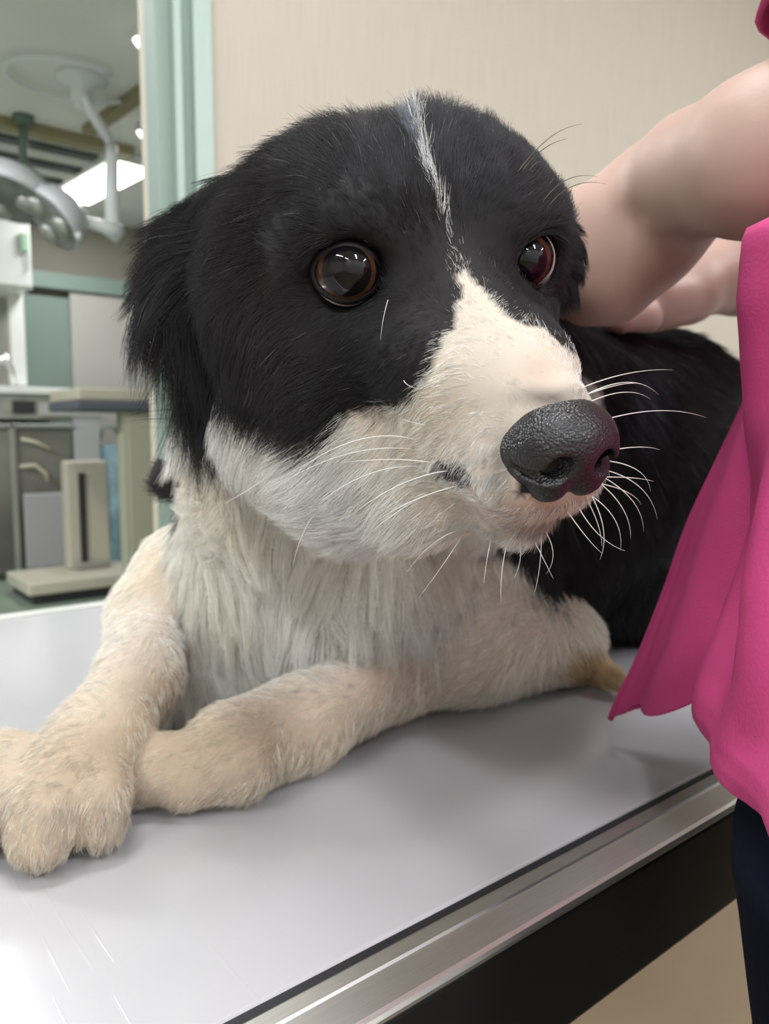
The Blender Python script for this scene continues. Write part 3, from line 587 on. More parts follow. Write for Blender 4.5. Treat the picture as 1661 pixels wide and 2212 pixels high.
# ------------------------------------------------ eyes
def eye(s, gaze_px, rr=1.04):
    c = Hd(s * 3.1, -0.32, 0.0); g = P(*gaze_px) - c; g /= np.linalg.norm(g)
    a = np.cross(g, [0, 0, 1.]); a /= np.linalg.norm(a); b2 = np.cross(a, g); r = rr * c_
    V = []; n1, n2 = 64, 72; F = []
    # sphere with a slightly bulged cornea; ring angles decide the material band
    th = np.linspace(0, math.pi, n1 + 1)
    for t in th:
        bul = 1 + 0.055 * math.exp(-(t / 0.62) ** 4)
        V += [c + r * bul * (math.cos(t) * g + math.sin(t) * (math.cos(p) * a + math.sin(p) * b2)) for p in np.linspace(0, 2 * math.pi, n2, endpoint=False)]
    V = np.array(V); i = np.arange(n1)[:, None] * n2; k = np.arange(n2)[None, :]
    Q = np.stack([i + k, i + (k + 1) % n2, i + n2 + (k + 1) % n2, i + n2 + k], -1).reshape(-1, 4)[:, ::-1]
    t = np.repeat(th, n2); px = np.tile(np.linspace(0, 2 * math.pi, n2, endpoint=False), n1 + 1)
    col = np.zeros((len(V), 3)); col[:] = (0.42, 0.38, 0.38)
    col[t < 1.22] = (0.004, 0.003, 0.003)
    ir = t < 0.98; f = 0.5 + 0.5 * np.sin(px * 23 + 3 * np.sin(px * 7)); col[ir] = np.array([0.045, 0.018, 0.009]) * (0.75 + 0.5 * f[ir])[:, None]
    col[t < 0.74] = (0.004, 0.0035, 0.004)
    m, N, L, B = new_mat('eye_surface'); B.inputs['Roughness'].default_value = 0.03; B.inputs['Specular IOR Level'].default_value = 0.30
    at_ = N.new('ShaderNodeAttribute'); at_.attribute_name = 'col'; L.new(at_.outputs['Color'], B.inputs['Base Color'])
    return np_mesh('eye', V, Q, m, dog, col, c), c, r
e1, c1, r1 = eye(-1, (870, 700, 0.02)); e2, c2, r2 = eye(1, (1500, 900, 0.05))
# eyelid rims (wet black skin) traced around each opening, sitting on the eyeball
m_lid = mat('eyelid_skin', (0.006, 0.005, 0.005), 0.5, spec=0.25, bump=(900, 0.3, 0.0004))
def lid(c, r, s, ol, ou, oc):
    # ring in the plane facing outward from the head, opening half width ol, half height ou, centre direction oc (head frame)
    oc = np.array(oc, float); oc /= np.linalg.norm(oc); nrm = oc @ HM
    t1 = np.cross(nrm, AU); t1 /= np.linalg.norm(t1); t2 = np.cross(t1, nrm)
    rows = []
    for a in np.linspace(0, 2 * math.pi, 72, endpoint=False):
        ca, sa = math.cos(a), math.sin(a); w = ol * (1 + 0.10 * ca * ca); h_ = ou * (1.0 if sa > 0 else 0.98)
        row = []
        for k, (m1, off) in enumerate(((0.95, 1.01), (0.99, 1.045), (1.05, 1.055), (1.14, 1.03), (1.30, 0.95), (1.5, 0.80))):
            q = t1 * ca * w * m1 + t2 * sa * h_ * m1; x = min(0.999, np.linalg.norm(q)); dr = q + nrm * math.sqrt(max(0.02, 1 - x * x)); dr /= np.linalg.norm(dr)
            row.append(c + dr * r * off)
        rows.append(row)
    b = MB(); G_ = rows + [rows[0]]; b.grid(G_); return b.build('eyelid', m_lid, dog, smooth=True, origin=c)
lid(c1, r1, -1, 0.86, 0.75, (-0.36, 1.0, 0.06)); lid(c2, r2, 1, 0.86, 0.75, (0.36, 1.0, 0.06))

# ------------------------------------------------ nose pad (own fine field)
NU = 0.42
NF = Field(Hd(0, 7.2, -3.6) - 0.028, Hd(0, 7.2, -3.6) + 0.028, 0.00045, 0.004)
def ne(l, f, u, r, k=None, mode='add'): NF.ell(Hd(l, f, u - NU), [q * c_ for q in r], HM, k, mode)
ne(0, 6.75, -2.75, (1.40, 1.12, 0.92), 0.003)
for s in (-1, 1):
    ne(s * 0.68, 6.95, -3.25, (0.76, 0.82, 0.80), 0.004)
    ne(s * 1.08, 6.35, -3.30, (0.50, 0.75, 0.66), 0.004)
    ne(s * 0.52, 6.95, -3.92, (0.58, 0.62, 0.52), 0.003)
ne(0, 7.20, -3.05, (0.62, 0.66, 0.72), 0.003)
for s in (-1, 1):   # nostrils: round opening with a slit curling outwards
    NF.cone(Hd(s * 0.64, 7.95, -3.30 - NU), 0.0040, Hd(s * 0.78, 7.05, -3.22 - NU), 0.0026, 0.0010, 'sub')
    NF.chain([Hd(s * 0.74, 7.75, -3.42 - NU), Hd(s * 1.15, 7.40, -3.50 - NU), Hd(s * 1.66, 6.65, -3.36 - NU)], [0.0030, 0.0017, 0.0008], k=0.001, mode='sub')
NF.chain([Hd(0, 8.0, -3.5 - NU), Hd(0, 7.75, -4.1 - NU), Hd(0, 7.2, -4.65 - NU)], [0.0003, 0.0008, 0.0010], k=0.0022, mode='sub')
NV, NQ = NF.mesh(2)
m_nose, N, L, B = new_mat('nose_leather'); B.inputs['Base Color'].default_value = (0.009, 0.0085, 0.0095, 1); B.inputs['Roughness'].default_value = 0.34; B.inputs['Specular IOR Level'].default_value = 0.42
tc = N.new('ShaderNodeTexCoord'); v = N.new('ShaderNodeTexVoronoi'); v.inputs['Scale'].default_value = 1300; L.new(tc.outputs['Object'], v.inputs['Vector'])
bp = N.new('ShaderNodeBump'); bp.inputs['Strength'].default_value = 0.8; bp.inputs['Distance'].default_value = 0.0003; bp.invert = True; L.new(v.outputs['Distance'], bp.inputs['Height']); L.new(bp.outputs[0], B.inputs['Normal'])
np_mesh('nose', NV, NQ, m_nose, dog, None, Hd(0, 7, -3.2))

# ------------------------------------------------ fur
# growth guides in the head frame / per group: (px, py, dx, dy, length cm, lift) 
GH = [(960, 560, -5, -10, .5, .25), (1000, 620, -3, -10, .45, .3), (900, 420, -3, -10, .9, .35), (850, 300, -2, -10, 1.1, .5), (930, 260, 0, -10, 1.7, .8), (980, 300, 2, -10, 1.1, .5),
      (1080, 380, 4, -10, .8, .35), (1150, 450, 7, -8, .7, .35), (1190, 560, 10, 2, .9, .5), (1060, 560, 4, -10, .45, .25), (1110, 640, 8, -8, .4, .2),
      (700, 300, -8, -8, 1.5, .6), (600, 330, -10, -4, 1.6, .6), (520, 420, -10, 1, 1.6, .55), (480, 500, -10, 3, 1.5, .5), (640, 480, -10, -2, .7, .35), (760, 470, -5, -9, .5, .25), (860, 560, -5, -9, .4, .25),
      (640, 620, -10, 2, .6, .25), (700, 700, -9, 5, .5, .2), (850, 700, -8, 5, .45, .25), (560, 720, -8, 8, .9, .3), (600, 860, -8, 8, 1.1, .3), (700, 880, -9, 6, 1.0, .35), (500, 820, -6, 9, 1.3, .35), (820, 830, -9, 4, .7, .3),
      (950, 780, -10, 2, .5, .3), (1050, 760, -9, -4, .4, .25), (1100, 820, -8, -5, .35, .2), (1200, 770, 1, -10, .35, .3), (1180, 840, -4, -8, .22, .25), (1260, 830, 6, -8, .32, .3), (1000, 900, -10, 2, .45, .25), (900, 960, -10, 3, .6, .3),
      (1000, 1040, -9, 5, .45, .3), (1080, 1090, -7, 7, .4, .35), (950, 1120, -8, 6, .7, .35), (1150, 1150, -2, 10, .55, .45), (1260, 1130, 4, 9, .5, .45), (1330, 1040, 8, 4, .4, .45), (800, 1030, -9, 5, 1.0, .3), (700, 1000, -9, 5, 1.3, .35), (850, 1120, -8, 7, 1.1, .35)]
GE = [(470, 450, -10, 3, 1.70, 0.24), (400, 490, -10, -1, 2.04, 0.28), (350, 500, -9, -3, 1.87, 0.32), (330, 560, -9, 5, 1.70, 0.40), (320, 650, -7, 8, 2.60, 0.36), (350, 740, -6, 10, 3.90, 0.24), (420, 720, -4, 10, 2.72, 0.24), (420, 600, -8, 7, 1.87, 0.32), (400, 800, -7, 10, 3.80, 0.24),
      (1180, 480, 8, 4, 0.91, 0.40), (1230, 560, 8, 6, 1.05, 0.40), (1220, 620, 5, 8, 1.05, 0.40)]
GB = [(366, 1025, -8, -4, .5, .1), (400, 1035, -8, -4, .6, .1), (420, 950, -8, 7, 2.2, .35), (380, 1100, -9, 5, 2.0, .4), (520, 1000, -3, 10, 2.2, .25), (600, 1100, 0, 10, 2.6, .25), (480, 1250, -2, 10, 2.6, .3), (640, 1300, -2, 10, 3.0, .3), (560, 1420, 2, 10, 2.6, .3), (780, 1250, 1, 10, 3.0, .3), (900, 1300, 3, 10, 2.8, .3),
      (1000, 1200, 2, 10, 2.6, .3), (1100, 1300, -4, 9, 2.2, .3), (310, 1280, -6, 8, 1.8, .4), (1200, 1280, 1, 10, 2.4, .4), (1160, 1220, -3, 10, 2.2, .4), (1300, 760, 9, 4, 2.0, .3), (1400, 900, 8, 7, 2.4, .3), (1500, 800, 9, 2, 2.4, .45), (1580, 850, 8, -2, 2.8, .7),
      (1300, 1100, 5, 9, 2.4, .3), (1500, 1100, 7, 8, 2.6, .35), (1400, 1300, 4, 10, 1.6, .3), (800, 600, 5, 8, 1.8, .3), (1180, 1400, -6, 4, 1.0, .3)]
GL = [(320, 1350, -3, 10, 0.82, 0.23), (300, 1470, -4, 10, 0.71, 0.18), (210, 1600, -6, 9, 0.71, 0.18), (120, 1720, -5, 9, 0.71, 0.23), (80, 1830, -2, 10, 0.61, 0.23), (210, 1800, -1, 10, 0.71, 0.28), (1150, 1380, -9, 4, 1.37, 0.28), (1230, 1440, 4, 6, 0.98, 0.28), (950, 1420, -9, 4, 0.98, 0.23), (800, 1500, -9, 5, 0.89, 0.21),
      (650, 1560, -9, 5, 0.78, 0.21), (650, 1640, -6, 7, 0.78, 0.32), (480, 1640, -9, 5, 0.71, 0.18), (350, 1700, -7, 7, 0.61, 0.23), (1320, 1460, 8, 7, 0.78, 0.28), (900, 1540, -6, 7, 0.89, 0.28)]
def interp(px, py, G_, sc):
    G_ = np.array(G_, float); out = np.zeros((len(px), 4)); W_ = np.zeros(len(px)); gd = G_[:, 2:4] / np.linalg.norm(G_[:, 2:4], axis=1, keepdims=True)
    for g, dd in zip(G_, gd):
        w = 1.0 / (((px - g[0]) ** 2 + (py - g[1]) ** 2) / sc ** 2 + 0.15) ** 2
        out += w[:, None] * np.array([dd[0], dd[1], g[4] * .01, g[5]]); W_ += w
    return out / W_[:, None]
def sample(V, Q, N_, wv, n):
    """random points on the quads, density following the per-vertex weight"""
    A = 0.5 * np.linalg.norm(np.cross(V[Q[:, 2]] - V[Q[:, 0]], V[Q[:, 3]] - V[Q[:, 1]]), axis=1) * wv[Q].mean(1)
    f = rng.choice(len(Q), n, p=A / A.sum()); u, v = rng.random(n), rng.random(n); q = Q[f]
    w = np.stack([(1 - u) * (1 - v), u * (1 - v), u * v, (1 - u) * v], 1)
    X = (V[q] * w[..., None]).sum(1); M_ = (N_[q] * w[..., None]).sum(1); M_ /= np.linalg.norm(M_, axis=1, keepdims=True); vi = q[np.arange(n), w.argmax(1)]
    return X, M_, vi, A.sum()
def hairmat():
    m = bpy.data.materials.new('fur_strand'); m.use_nodes = True; N, L = m.node_tree.nodes, m.node_tree.links; B = N['Principled BSDF']; O = N['Material Output']
    a = N.new('ShaderNodeAttribute'); a.attribute_name = 'hcol'; L.new(a.outputs['Color'], B.inputs['Base Color']); B.inputs['Roughness'].default_value = 0.45; B.inputs['Specular IOR Level'].default_value = 0.10
    h = N.new('ShaderNodeBsdfHair'); h.component = 'Reflection'; h.inputs['RoughnessU'].default_value = 0.28; h.inputs['RoughnessV'].default_value = 0.6
    h.inputs['Color'].default_value = (0.42, 0.42, 0.44, 1)
    tr = N.new('ShaderNodeBsdfHair'); tr.component = 'Transmission'; tr.inputs['RoughnessU'].default_value = 0.5; tr.inputs['RoughnessV'].default_value = 1.0; L.new(a.outputs['Color'], tr.inputs['Color'])
    m2 = N.new('ShaderNodeMixShader'); m2.inputs[0].default_value = 0.28; L.new(B.outputs[0], m2.inputs[1]); L.new(tr.outputs[0], m2.inputs[2])
    mx = N.new('ShaderNodeMixShader'); mx.inputs[0].default_value = 0.06; L.new(m2.outputs[0], mx.inputs[1]); L.new(h.outputs[0], mx.inputs[2]); L.new(mx.outputs[0], O.inputs['Surface']); return m
m_hair = hairmat()
def curves(name, pts, rad, col, parent, material):
    n, K, _ = pts.shape; hc = bpy.data.hair_curves.new(name); hc.add_curves([K] * n)
    o = bpy.data.objects.new(name, hc); COL.objects.link(o); o.parent = parent; org_ = wl(parent); o.location = (0, 0, 0)
    hc.attributes['position'].data.foreach_set('vector', (pts - org_).astype(np.float32).ravel())
    r = hc.attributes.get('radius') or hc.attributes.new('radius', 'FLOAT', 'POINT'); r.data.foreach_set('value', rad.astype(np.float32).ravel())
    a = hc.attributes.new('hcol', 'FLOAT_COLOR', 'CURVE'); a.data.foreach_set('color', np.concatenate([col, np.ones((n, 1))], 1).astype(np.float32).ravel())
    hc.materials.append(material); return o
vx, vy, vd = proj(DV); facing = ((C0 - DV) / np.linalg.norm(C0 - DV, axis=1, keepdims=True) * DN).sum(1)
wt = np.where(facing > -0.25, 1.0, 0.25) * (0.28 / np.clip(vd, 0.17, 1.0)) ** 1.7
wt[(DG == MUZ)] *= 1.5; wt[DV[:, 2] < TZ + 0.004] *= 0.15; wt[(DG == BODY) & (vd > 0.5)] *= 0.8
# keep hair off the eyes and the pad
for c, r in ((c1, r1), (c2, r2)): wt[np.linalg.norm(DV - c, axis=1) < r * 1.06] = 0
nu = (DV - Hd(0, 7.0, -3.6)) @ HM.T * 100; wt[(np.abs(nu[:, 0]) < 1.55) & (nu[:, 1] > -0.6) & (nu[:, 2] > -1.25) & (nu[:, 2] < 1.0)] = 0
NH = 330000
X, M_, vi, _a = sample(DV, DQ, DN, wt, NH); G_ = DG[vi]
px, py, d = proj(X)
gl = np.zeros((NH, 4))
for grp, guide, sc in (((HEAD, MUZ), GH, 60), ((EAR,), GE, 50), ((BODY, TUFT), GB, 90), ((LEG, PAW), GL, 90)):
    k = np.isin(G_, grp); gl[k] = interp(px[k], py[k], guide, sc)
ln = gl[:, 2] * rng.uniform(0.65, 1.15, NH); lift = gl[:, 3] + rng.normal(size=NH) * 0.12
flow = gl[:, :1] * RT - gl[:, 1:2] * UP; flow += 0.12 * rng.normal(size=(NH, 3))
flow += 0.25 * np.stack([wob(X, 90, 11), wob(X, 90, 12), wob(X, 90, 13)], 1)
flow -= (flow * M_).sum(1, keepdims=True) * M_; flow /= np.linalg.norm(flow, axis=1, keepdims=True) + 1e-9
d0 = flow * np.cos(lift)[:, None] + M_ * np.sin(np.clip(lift, .05, 1.4))[:, None]
K = 6; s = np.linspace(0, 1, K)[None, :, None]
grav = np.array([0, 0, -1.0]); gl_ = np.clip(ln / 0.02, 0, 1.5)[:, None, None] * 0.35
bend = (-M_ * (0.5 * np.sin(np.clip(lift, 0, 1.4)))[:, None])[:, None, :] + grav * gl_ + 0.22 * rng.normal(size=(NH, 1, 3))
pts = X[:, None, :] - M_[:, None, :] * 0.0006 + ln[:, None, None] * (s * d0[:, None, :] + s * s * 0.5 * bend)
# clumping: strands drift towards a leader that shares their small cell
def clump(pts, cell, amt):
    key = np.floor(X / cell + 0.35 * np.stack([wob(X, 300, 21), wob(X, 300, 22), wob(X, 300, 23)], 1)).astype(np.int64); key = (key[:, 0] * 73856093) ^ (key[:, 1] * 19349663) ^ (key[:, 2] * 83492791) ^ (G_ * 7919)
    u_, first, inv = np.unique(key, return_index=True, return_inverse=True); ld = first[inv.ravel()]
    ok = np.linalg.norm(X[ld] - X, axis=1) < cell * 2; w = (amt * ok)[:, None, None] * (s ** 1.4)
    ratio = np.clip(ln / (ln[ld] + 1e-9), 0.6, 1.2)[:, None, None]
    tgt = X[ld][:, None, :] + (pts[ld] - X[ld][:, None, :]) * ratio
    global ckey; ckey = key
    return pts * (1 - w) + tgt * w
pts = clump(pts, 0.0035, np.where(np.isin(G_, (EAR, BODY)), 0.55, np.where(np.isin(G_, (LEG, PAW)), 0.6, 0.45))); tint = ((ckey * 2654435761) % 1000) / 1000.0; pts = clump(pts, 0.009, np.where(np.isin(G_, (EAR, BODY)), 0.6, 0.12))
pts[..., 2] = np.maximum(pts[..., 2], TZ + 0.0006)
HC, isb = coat(X, G_, np.where((py < 600) & np.isin(G_, (HEAD,)), 4.0, 9.0))
HC = HC * rng.uniform(0.74, 1.18, (NH, 1)) * (0.84 + 0.30 * tint[:, None]); wh = isb & (rng.random(NH) < 0.006); HC[wh] = (0.25, 0.25, 0.26)
r0 = (0.000055 + 0.00016 * np.clip(d - 0.2, 0, 0.6)) * np.where(G_ == MUZ, 0.85, 1.0)
rad = r0[:, None] * (1.0 - 0.78 * np.linspace(0, 1, K)[None, :] ** 1.5)
curves('fur', pts, rad, np.clip(HC, 0, 1), dog, m_hair)
# ------------------------------------------------ whiskers, brow hairs and loose strands (each its own hair)
def strand(name, p, r, material):
    p = np.array(p); ts = np.linspace(0, 1, 16); n = len(p) - 1
    from math import comb
    pts_ = sum(comb(n, i) * (ts[:, None] ** i) * ((1 - ts)[:, None] ** (n - i)) * p[i] for i in range(n + 1))
    b = MB(); b.tube(pts_, r * (1 - 0.8 * ts ** 1.3), 6); return b.build(name, material, dog, smooth=True, origin=p[0])
m_wk = mat('whisker_white', (0.62, 0.60, 0.57), 0.4, spec=0.3); m_wd = mat('whisker_dark', (0.10, 0.085, 0.06), 0.4)
def near(px_, py_):    # surface depth under a picture point, from the nearest front-facing skin
    m = (facing > 0.1) & np.isin(DG, (HEAD, MUZ)); q = (vx - px_) ** 2 + (vy - py_) ** 2 + np.where(m, 0, 1e9); i = int(q.argmin())
    return DV[i]
WK = [((905, 950), (790, 915), (650, 1010), -.02), ((900, 975), (770, 955), (640, 1025), -.02), ((905, 1005), (800, 1000), (690, 1085), -.02), ((935, 1000), (850, 985), (735, 1000), -.01), ((975, 1020), (880, 1025), (775, 1100), -.02), ((990, 1045), (900, 1070), (820, 1120), -.01),
      ((925, 1060), (860, 1100), (800, 1150), -.01), ((690, 1100), (650, 1140), (632, 1225), .0), ((600, 1010), (540, 1060), (480, 1090), .0), ((995, 1080), (970, 1095), (945, 1115), -.01), ((1000, 1140), (930, 1160), (880, 1235), .0), ((930, 920), (900, 915), (865, 905), -.012),
      ((1297, 818), (1360, 795), (1452, 799), .02), ((1300, 826), (1370, 800), (1422, 852), .02), ((1306, 836), (1370, 815), (1395, 835), .02), ((1310, 848), (1360, 830), (1405, 862), .02), ((1340, 890), (1430, 868), (1525, 902), .03), ((1352, 965), (1390, 958), (1425, 972), .02),
      ((1355, 1000), (1400, 1005), (1405, 1062), .01), ((1350, 1020), (1405, 1040), (1420, 1122), .01), ((1340, 1050), (1390, 1080), (1390, 1148), .01), ((1335, 1075), (1365, 1100), (1362, 1165), .005), ((1310, 1090), (1350, 1120), (1340, 1190), .005), ((1300, 1095), (1320, 1150), (1296, 1208), .0),
      ((1280, 1110), (1300, 1140), (1300, 1180), .0), ((1250, 1120), (1290, 1170), (1350, 1190), .0), ((1240, 1130), (1270, 1170), (1300, 1195), .0), ((1200, 1160), (1210, 1200), (1180, 1240), .0), ((1180, 1165), (1170, 1220), (1155, 1280), .0), ((1150, 1170), (1180, 1220), (1195, 1250), .0),
      ((1120, 1175), (1130, 1210), (1110, 1250), .0), ((1060, 1175), (1050, 1210), (1045, 1260), .0), ((1090, 1180), (1080, 1230), (1082, 1300), .0), ((1010, 1160), (960, 1220), (905, 1290), .0), ((1345, 1035), (1380, 1030), (1412, 1040), .01), ((1340, 1060), (1370, 1060), (1385, 1090), .01)]
for a, b_, c, dz in WK:
    q0 = near(*a); dd = float((q0 - C0) @ FW)
    strand('whisker', [q0, P(*b_, dd + dz * 0.4), P(*c, dd + dz)], 0.00017, m_wk)
for a, b_, c in (((1148, 335), (1190, 275), (1258, 268)), ((1153, 332), (1190, 305), (1225, 300)), ((1200, 395), (1240, 370), (1290, 382)), ((1205, 412), (1250, 382), (1310, 398))):
    q0 = near(a[0] - 30, a[1] + 40); dd = float((q0 - C0) @ FW); strand('brow_hair', [q0, P(*a, dd), P(*b_, dd - .005), P(*c, dd - .01)], 0.00018, m_wd)
for a, b_, c in (((838, 648), (825, 690), (822, 735)), ((872, 822), (880, 838), (912, 840))):
    dd = float((near(*a) - C0) @ FW); strand('loose_hair', [P(*a, dd - .004), P(*b_, dd - .006), P(*c, dd - .006)], 0.00012, m_wk)
# ================================================================== PERSON
m_skin = mat('skin', (0.42, 0.285, 0.235), 0.5, spec=0.3, sss=0.08, noise=(14, 0.06), bump=(420, 0.12, 0.0006))
m_scrub = mat('pink_cotton', (0.42, 0.045, 0.155), 0.75, spec=0.2, noise=(30, 0.07), bump=(900, 0.35, 0.0006))
m_trou = mat('navy_cotton', (0.0035, 0.0045, 0.010), 0.9, spec=0.06, bump=(700, 0.3, 0.0006))
per = empty('person', (0.44, 0.0, 0), 'person in a pink scrub top and dark trousers holding the dog with both bare hands', 'person')
B_ = Field((-0.02, -0.26, 0.0), (0.86, 0.66, 1.66), 0.004, 0.02)
# near arm, wrist and hand behind the dog's head
EL, WR = P(1900, 240, 0.275), P(1440, 425, 0.36)
B_.chain([(0.34, 0.03, 1.31), EL, P(1645, 338, 0.295), P(1500, 376, 0.33), WR], [0.046, 0.0315, 0.0285, 0.0240, 0.0225], k=0.012)
B_.cone(P(1490, 430, 0.345), 0.016, P(1440, 480, 0.36), 0.018, 0.012)
B_.cone(P(1410, 430, 0.362), 0.024, P(1320, 500, 0.366), 0.026, 0.015); B_.cone(P(1400, 520, 0.364), 0.022, P(1310, 590, 0.368), 0.022, 0.015)
for (a, b_, c, dd) in (((1300, 450), (1215, 455), (1140, 520), .372), ((1290, 510), (1200, 515), (1120, 580), .376), ((1285, 565), (1205, 580), (1130, 630), .380), ((1285, 615), (1220, 630), (1160, 670), .384)):
    B_.chain([P(*a, dd - .004), P(*b_, dd), P(*c, dd + .012)], [0.0105, 0.0092, 0.0075], k=0.004)
B_.chain([P(1400, 560, 0.362), P(1330, 640, 0.372), P(1262, 672, 0.388)], [0.0135, 0.0105, 0.0085], k=0.010)
B_.chain([P(1330, 415, 0.333), P(1365, 470, 0.335), P(1425, 555, 0.336)], [0.0022, 0.0032, 0.0020], k=0.006, mode='sub')
# far arm and hand resting on the dog's back
B_.chain([(0.60, 0.06, 1.31), (0.66, 0.16, 1.12), P(1760, 545, 0.66), P(1610, 577, 0.60), P(1500, 618, 0.565)], [0.046, 0.040, 0.037, 0.0330, 0.0235], k=0.02)
B_.cone(P(1480, 640, 0.555), 0.021, P(1400, 665, 0.53), 0.018, 0.012)
for (a, b_, dd, e_) in (((1390, 650), (1320, 655), .53, .50), ((1385, 665), (1300, 672), .52, .49), ((1390, 678), (1310, 688), .51, .485), ((1400, 688), (1340, 696), .505, .485)):
    m_ = ((a[0] + b_[0]) / 2, (a[1] + b_[1]) / 2 - 8); B_.chain([P(*a, dd), P(*m_, (dd + e_) / 2), P(*b_, e_)], [0.0105, 0.0095, 0.008], k=0.004)
B_.chain([P(1450, 640, 0.54), P(1400, 625, 0.52), P(1350, 640, 0.50)], [0.013, 0.0105, 0.009], k=0.008)
# trunk, legs, neck, head
B_.chain([(0.44, 0.02, 0.88), (0.45, 0.04, 1.05), (0.46, 0.05, 1.25)], [0.085, 0.08, 0.08], k=0.03)
B_.cone((0.36, 0.03, 1.30), 0.05, (0.58, 0.05, 1.30), 0.05, 0.03)
for lx in (0.37, 0.52):
    B_.chain([(lx, 0.0, 0.84), (lx, -0.01, 0.48), (lx, -0.03, 0.09)], [0.06, 0.05, 0.038], k=0.02)
    B_.cone((lx, -0.04, 0.04), 0.038, (lx, 0.10, 0.03), 0.03, 0.02)
B_.cone((0.465, 0.05, 1.33), 0.048, (0.46, 0.10, 1.45), 0.046, 0.02)
hx = np.array([0.455, 0.135, 1.535]); B_.ell(hx, (0.073, 0.088, 0.10), None, 0.02); B_.ell(hx + [0, 0.03, -0.055], (0.05, 0.055, 0.055), None, 0.02)
B_.cone(hx + [0, 0.088, 0.0], 0.008, hx + [0, 0.105, -0.028], 0.012, 0.012); B_.ell(hx + [0, 0.078, -0.062], (0.022, 0.012, 0.009), None, 0.006)
for s_ in (-1, 1): B_.ell(hx + [s_ * 0.03, 0.090, 0.008], (0.015, 0.010, 0.010), None, 0.008, 'sub'); B_.ell(hx + [s_ * 0.074, 0.0, -0.01], (0.008, 0.018, 0.028), None, 0.006)
BV, BQ = B_.mesh(3); np_mesh('body', BV, BQ, m_skin, per)
for s_ in (-1, 1):
    b = MB(); b.lathe(hx + [s_ * 0.03, 0.077, 0.008], (0, 1, -0.2), [(0.0, 0.012), (0.004, 0.0115), (0.0095, 0.007), (0.012, 0.0), (0.0095, -0.007), (0, -0.012)], 16); b.build('eye', m_dark, per, smooth=True)
HF = Field(hx - 0.16, hx + 0.16, 0.006, 0.02); HF.ell(hx + [0, -0.018, 0.022], (0.088, 0.098, 0.105), None); HF.cone(hx + [0, -0.09, 0.0], 0.045, hx + [0, -0.11, -0.09], 0.03); HF.ell(hx + [0, 0.09, -0.05], (0.066, 0.075, 0.10), None, 0.015, 'sub')
HV, HQ = HF.mesh(2); np_mesh('hair', HV, HQ, mat('dark_hair', (0.02, 0.014, 0.01), 0.4, noise=(40, 0.4, (1, 1, 0.1))), per)
# scrub top: stacked rings, fitted so its left outline falls where the cloth hangs, then folds
def ring(z, Yc, a, b_, pxt, n=96):
    th = np.linspace(0, 2 * math.pi, n, endpoint=False); X0 = 0.45
    for _ in range(12):
        R_ = np.stack([X0 + a * np.sign(np.cos(th)) * np.abs(np.cos(th)) ** 0.75, Yc + b_ * np.sign(np.sin(th)) * np.abs(np.sin(th)) ** 0.75, np.full(n, z)], 1)
        if pxt is None: break
        u, v, dd = proj(R_); i = u.argmin(); X0 += (pxt - u[i]) * dd[i] / FPX / 0.78 * 0.8
    return R_, X0
rows = []
for z, Yc, a, b_, pxt in ((1.36, .05, .09, .07, None), (1.34, .05, .15, .085, None), (1.27, .055, .18, .10, None), (1.18, .06, .175, .10, 1900), (1.10, .06, .172, .10, 1850), (1.05, .06, .17, .10, 1800), (1.02, .06, .17, .10, 1740), (1.002, .06, .168, .10, 1670), (0.993, .06, .168, .10, 1610), (0.97, .058, .168, .10, 1604), (0.94, .055, .168, .10, 1620), (0.915, .052, .17, .098, 1626), (0.89, .05, .172, .098, 1612), (0.87, .048, .174, .098, 1592),
                          (0.852, .045, .176, .098, 1570), (0.842, .045, .177, .098, 1550), (0.835, .043, .178, .098, 1538), (0.829, .043, .178, .098, 1531), (0.825, .043, .178, .098, 1534), (0.823, .043, .174, .094, 1550)):
    R_, X0 = ring(z, Yc, a, b_, pxt)
    pass
    last_x = X0 if pxt is not None else (last_x if rows else 0.45)
    rows.append(R_)
G0 = np.array(rows); t_ = np.linspace(0, 1, 90); src = np.linspace(0, 1, len(rows)); GG = np.zeros((90, 96, 3))
for k in range(3):
    for j in range(96): GG[:, j, k] = np.interp(t_, src, G0[:, j, k])
cen = GG.mean(1, keepdims=True); rd = GG - cen; rd[..., 2] = 0; rd /= np.linalg.norm(rd, axis=2, keepdims=True) + 1e-9
th = np.linspace(0, 2 * math.pi, 96, endpoint=False)[None, :]; zz = GG[..., 2]
fold = 0.0035 * np.sin(th * 9 + 25 * (zz - 0.9) * np.cos(th)) * np.clip((zz - 0.88) / 0.08, 0, 1) + 0.006 * np.sin(th * 7 + 9 * zz + 2 * np.sin(14 * zz)) * np.clip((1.25 - zz) / 0.4, 0, 1) + 0.0035 * np.sin(th * 13 - 30 * zz) + 0.002 * wob(GG, 70, 31)
fold = fold - 0.0075 * np.clip((zz - 0.88) / 0.08, 0, 1)
GG += rd * fold[..., None]; 
b = MB(); b.grid(GG, True)
def sleeve(path, rs, seed):
    path = [np.array(p, float) for p in path]; V_ = []; n = 40
    for i, t in enumerate(np.linspace(0, 1, 24)):
        q = t * (len(path) - 1); j = min(int(q), len(path) - 2); f = q - j; c = path[j] * (1 - f) + path[j + 1] * f; r = rs[j] * (1 - f) + rs[j + 1] * f
        ax = path[j + 1] - path[j]; ax /= np.linalg.norm(ax); u = np.cross(ax, [0.1, 1, 0.1]); u /= np.linalg.norm(u); w = np.cross(ax, u)
        V_.append([c + (r + 0.003 * math.sin(5 * a + 9 * t + seed)) * (math.cos(a) * u + math.sin(a) * w) for a in np.linspace(0, 2 * math.pi, n, endpoint=False)])
    b.grid(V_, True)
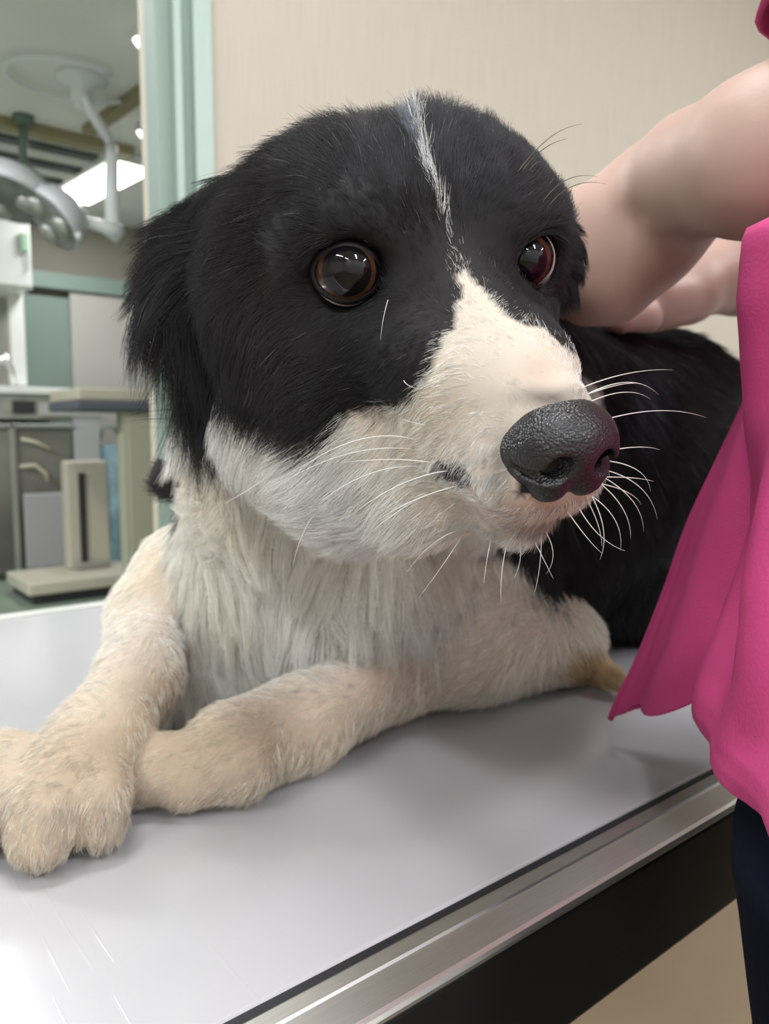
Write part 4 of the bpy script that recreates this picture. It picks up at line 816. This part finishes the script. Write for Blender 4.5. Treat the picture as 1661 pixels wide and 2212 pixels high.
SL1 = np.array([0.34, 0.03, 1.31]); sleeve([SL1 + [0.04, 0, 0.02], SL1, SL1 * 0.10 + EL * 0.90], [0.075, 0.066, 0.0525], 1)
SR1 = np.array([0.60, 0.06, 1.31]); sleeve([SR1 - [0.04, 0, -0.02], SR1, SR1 * 0.2 + np.array([0.66, 0.16, 1.12]) * 0.8], [0.075, 0.066, 0.058], 2)
top = b.build('scrub_top', m_scrub, per, smooth=True, solid=0.0022)
# front flap hanging forward over the table
Lc = [(1668, 560, .285), (1655, 700, .292), (1641, 815, .30), (1608, 905, .315), (1565, 1000, .33), (1503, 1135, .35), (1452, 1280, .368), (1392, 1425, .385), (1352, 1500, .395), (1326, 1552, .402)]
Rc = [(1735, 560, .27), (1725, 700, .27), (1715, 815, .27), (1700, 905, .27), (1680, 1000, .272), (1650, 1135, .275), (1618, 1280, .278), (1590, 1400, .280), (1576, 1460, .283), (1566, 1500, .286)]
Lw = np.array([P(*q) for q in Lc]); Rw = np.array([P(*q) for q in Rc])
def resamp(A, n):
    q = np.linspace(0, len(A) - 1, n); j = np.minimum(q.astype(int), len(A) - 2); f = (q - j)[:, None]; p0 = A[np.maximum(j - 1, 0)]; p1 = A[j]; p2 = A[j + 1]; p3 = A[np.minimum(j + 2, len(A) - 1)]
    return 0.5 * (2 * p1 + (p2 - p0) * f + (2 * p0 - 5 * p1 + 4 * p2 - p3) * f ** 2 + (3 * p1 - p0 - 3 * p2 + p3) * f ** 3)
Lw, Rw = resamp(Lw, 70), resamp(Rw, 70); nu_ = 36; FG = np.zeros((70, nu_, 3)); nn = np.cross(Rw[0] - Lw[0], Lw[-1] - Lw[0]); nn /= np.linalg.norm(nn)
if nn @ FW > 0: nn = -nn
for j in range(nu_):
    u = j / (nu_ - 1); v = np.linspace(0, 1, 70)
    off = 0.010 * np.sin(math.pi * u) * np.sin(2.2 * v + 0.5) + 0.004 * np.sin(9 * u + 3 * v) * v + (0.0014 if j in (0, 1) else 0) + (-0.0006 if j == 3 else 0)
    FG[:, j] = Lw * (1 - u ** 0.9) + Rw * u ** 0.9 + off[:, None] * nn
    FG[-6:, j] += (np.linspace(0, 1, 6) ** 2)[:, None] * np.array([0, 0, 0.004 * math.sin(8 * u)])
b = MB(); b.grid(FG); b.build('front_flap', m_scrub, top, smooth=True, solid=0.0018)
b = MB(); b.tube(FG[:, 0], 0.0016, 8); b.build('flap_hem', m_scrub, top, smooth=True)
b = MB(); b.tube(GG[-1][list(range(96)) + [0]] + np.array([0, 0, 0.004]), 0.0018, 8); b.build('bottom_hem', m_scrub, top, smooth=True)
# trousers: one hip piece, then two legs
rows = []
for z, Yc, a, b_, pxt in ((0.90, .05, .12, .06, None), (0.86, .045, .130, .065, None), (0.835, .043, .140, .070, None), (0.822, .043, .150, .076, None), (0.808, .043, .162, .083, 1590), (0.795, .043, .163, .086, 1586), (0.775, .042, .168, .090, 1600), (0.75, .04, .168, .09, 1618), (0.72, .038, .168, .09, 1640), (0.69, .036, .166, .088, 1662)):
    R_, X0 = ring(z, Yc, a, b_, pxt); R_[:, 0] -= 0.075 if pxt is None else 0; rows.append(R_)
b = MB(); G1 = np.array(rows); b.grid(G1, True)
for s_ in (-1, 1):
    lx = X0 + s_ * 0.084; V_ = []
    for z, r, yy in ((0.712, .083, .036), (0.66, .081, .03), (0.5, .076, .01), (0.3, .070, -.01), (0.09, .066, -.03)):
        V_.append([(lx + r * math.cos(a), yy + r * 1.05 * math.sin(a), z) for a in np.linspace(0, 2 * math.pi, 40, endpoint=False)])
    b.grid(V_, True)
b.build('trousers', m_trou, per, smooth=True, solid=0.002)
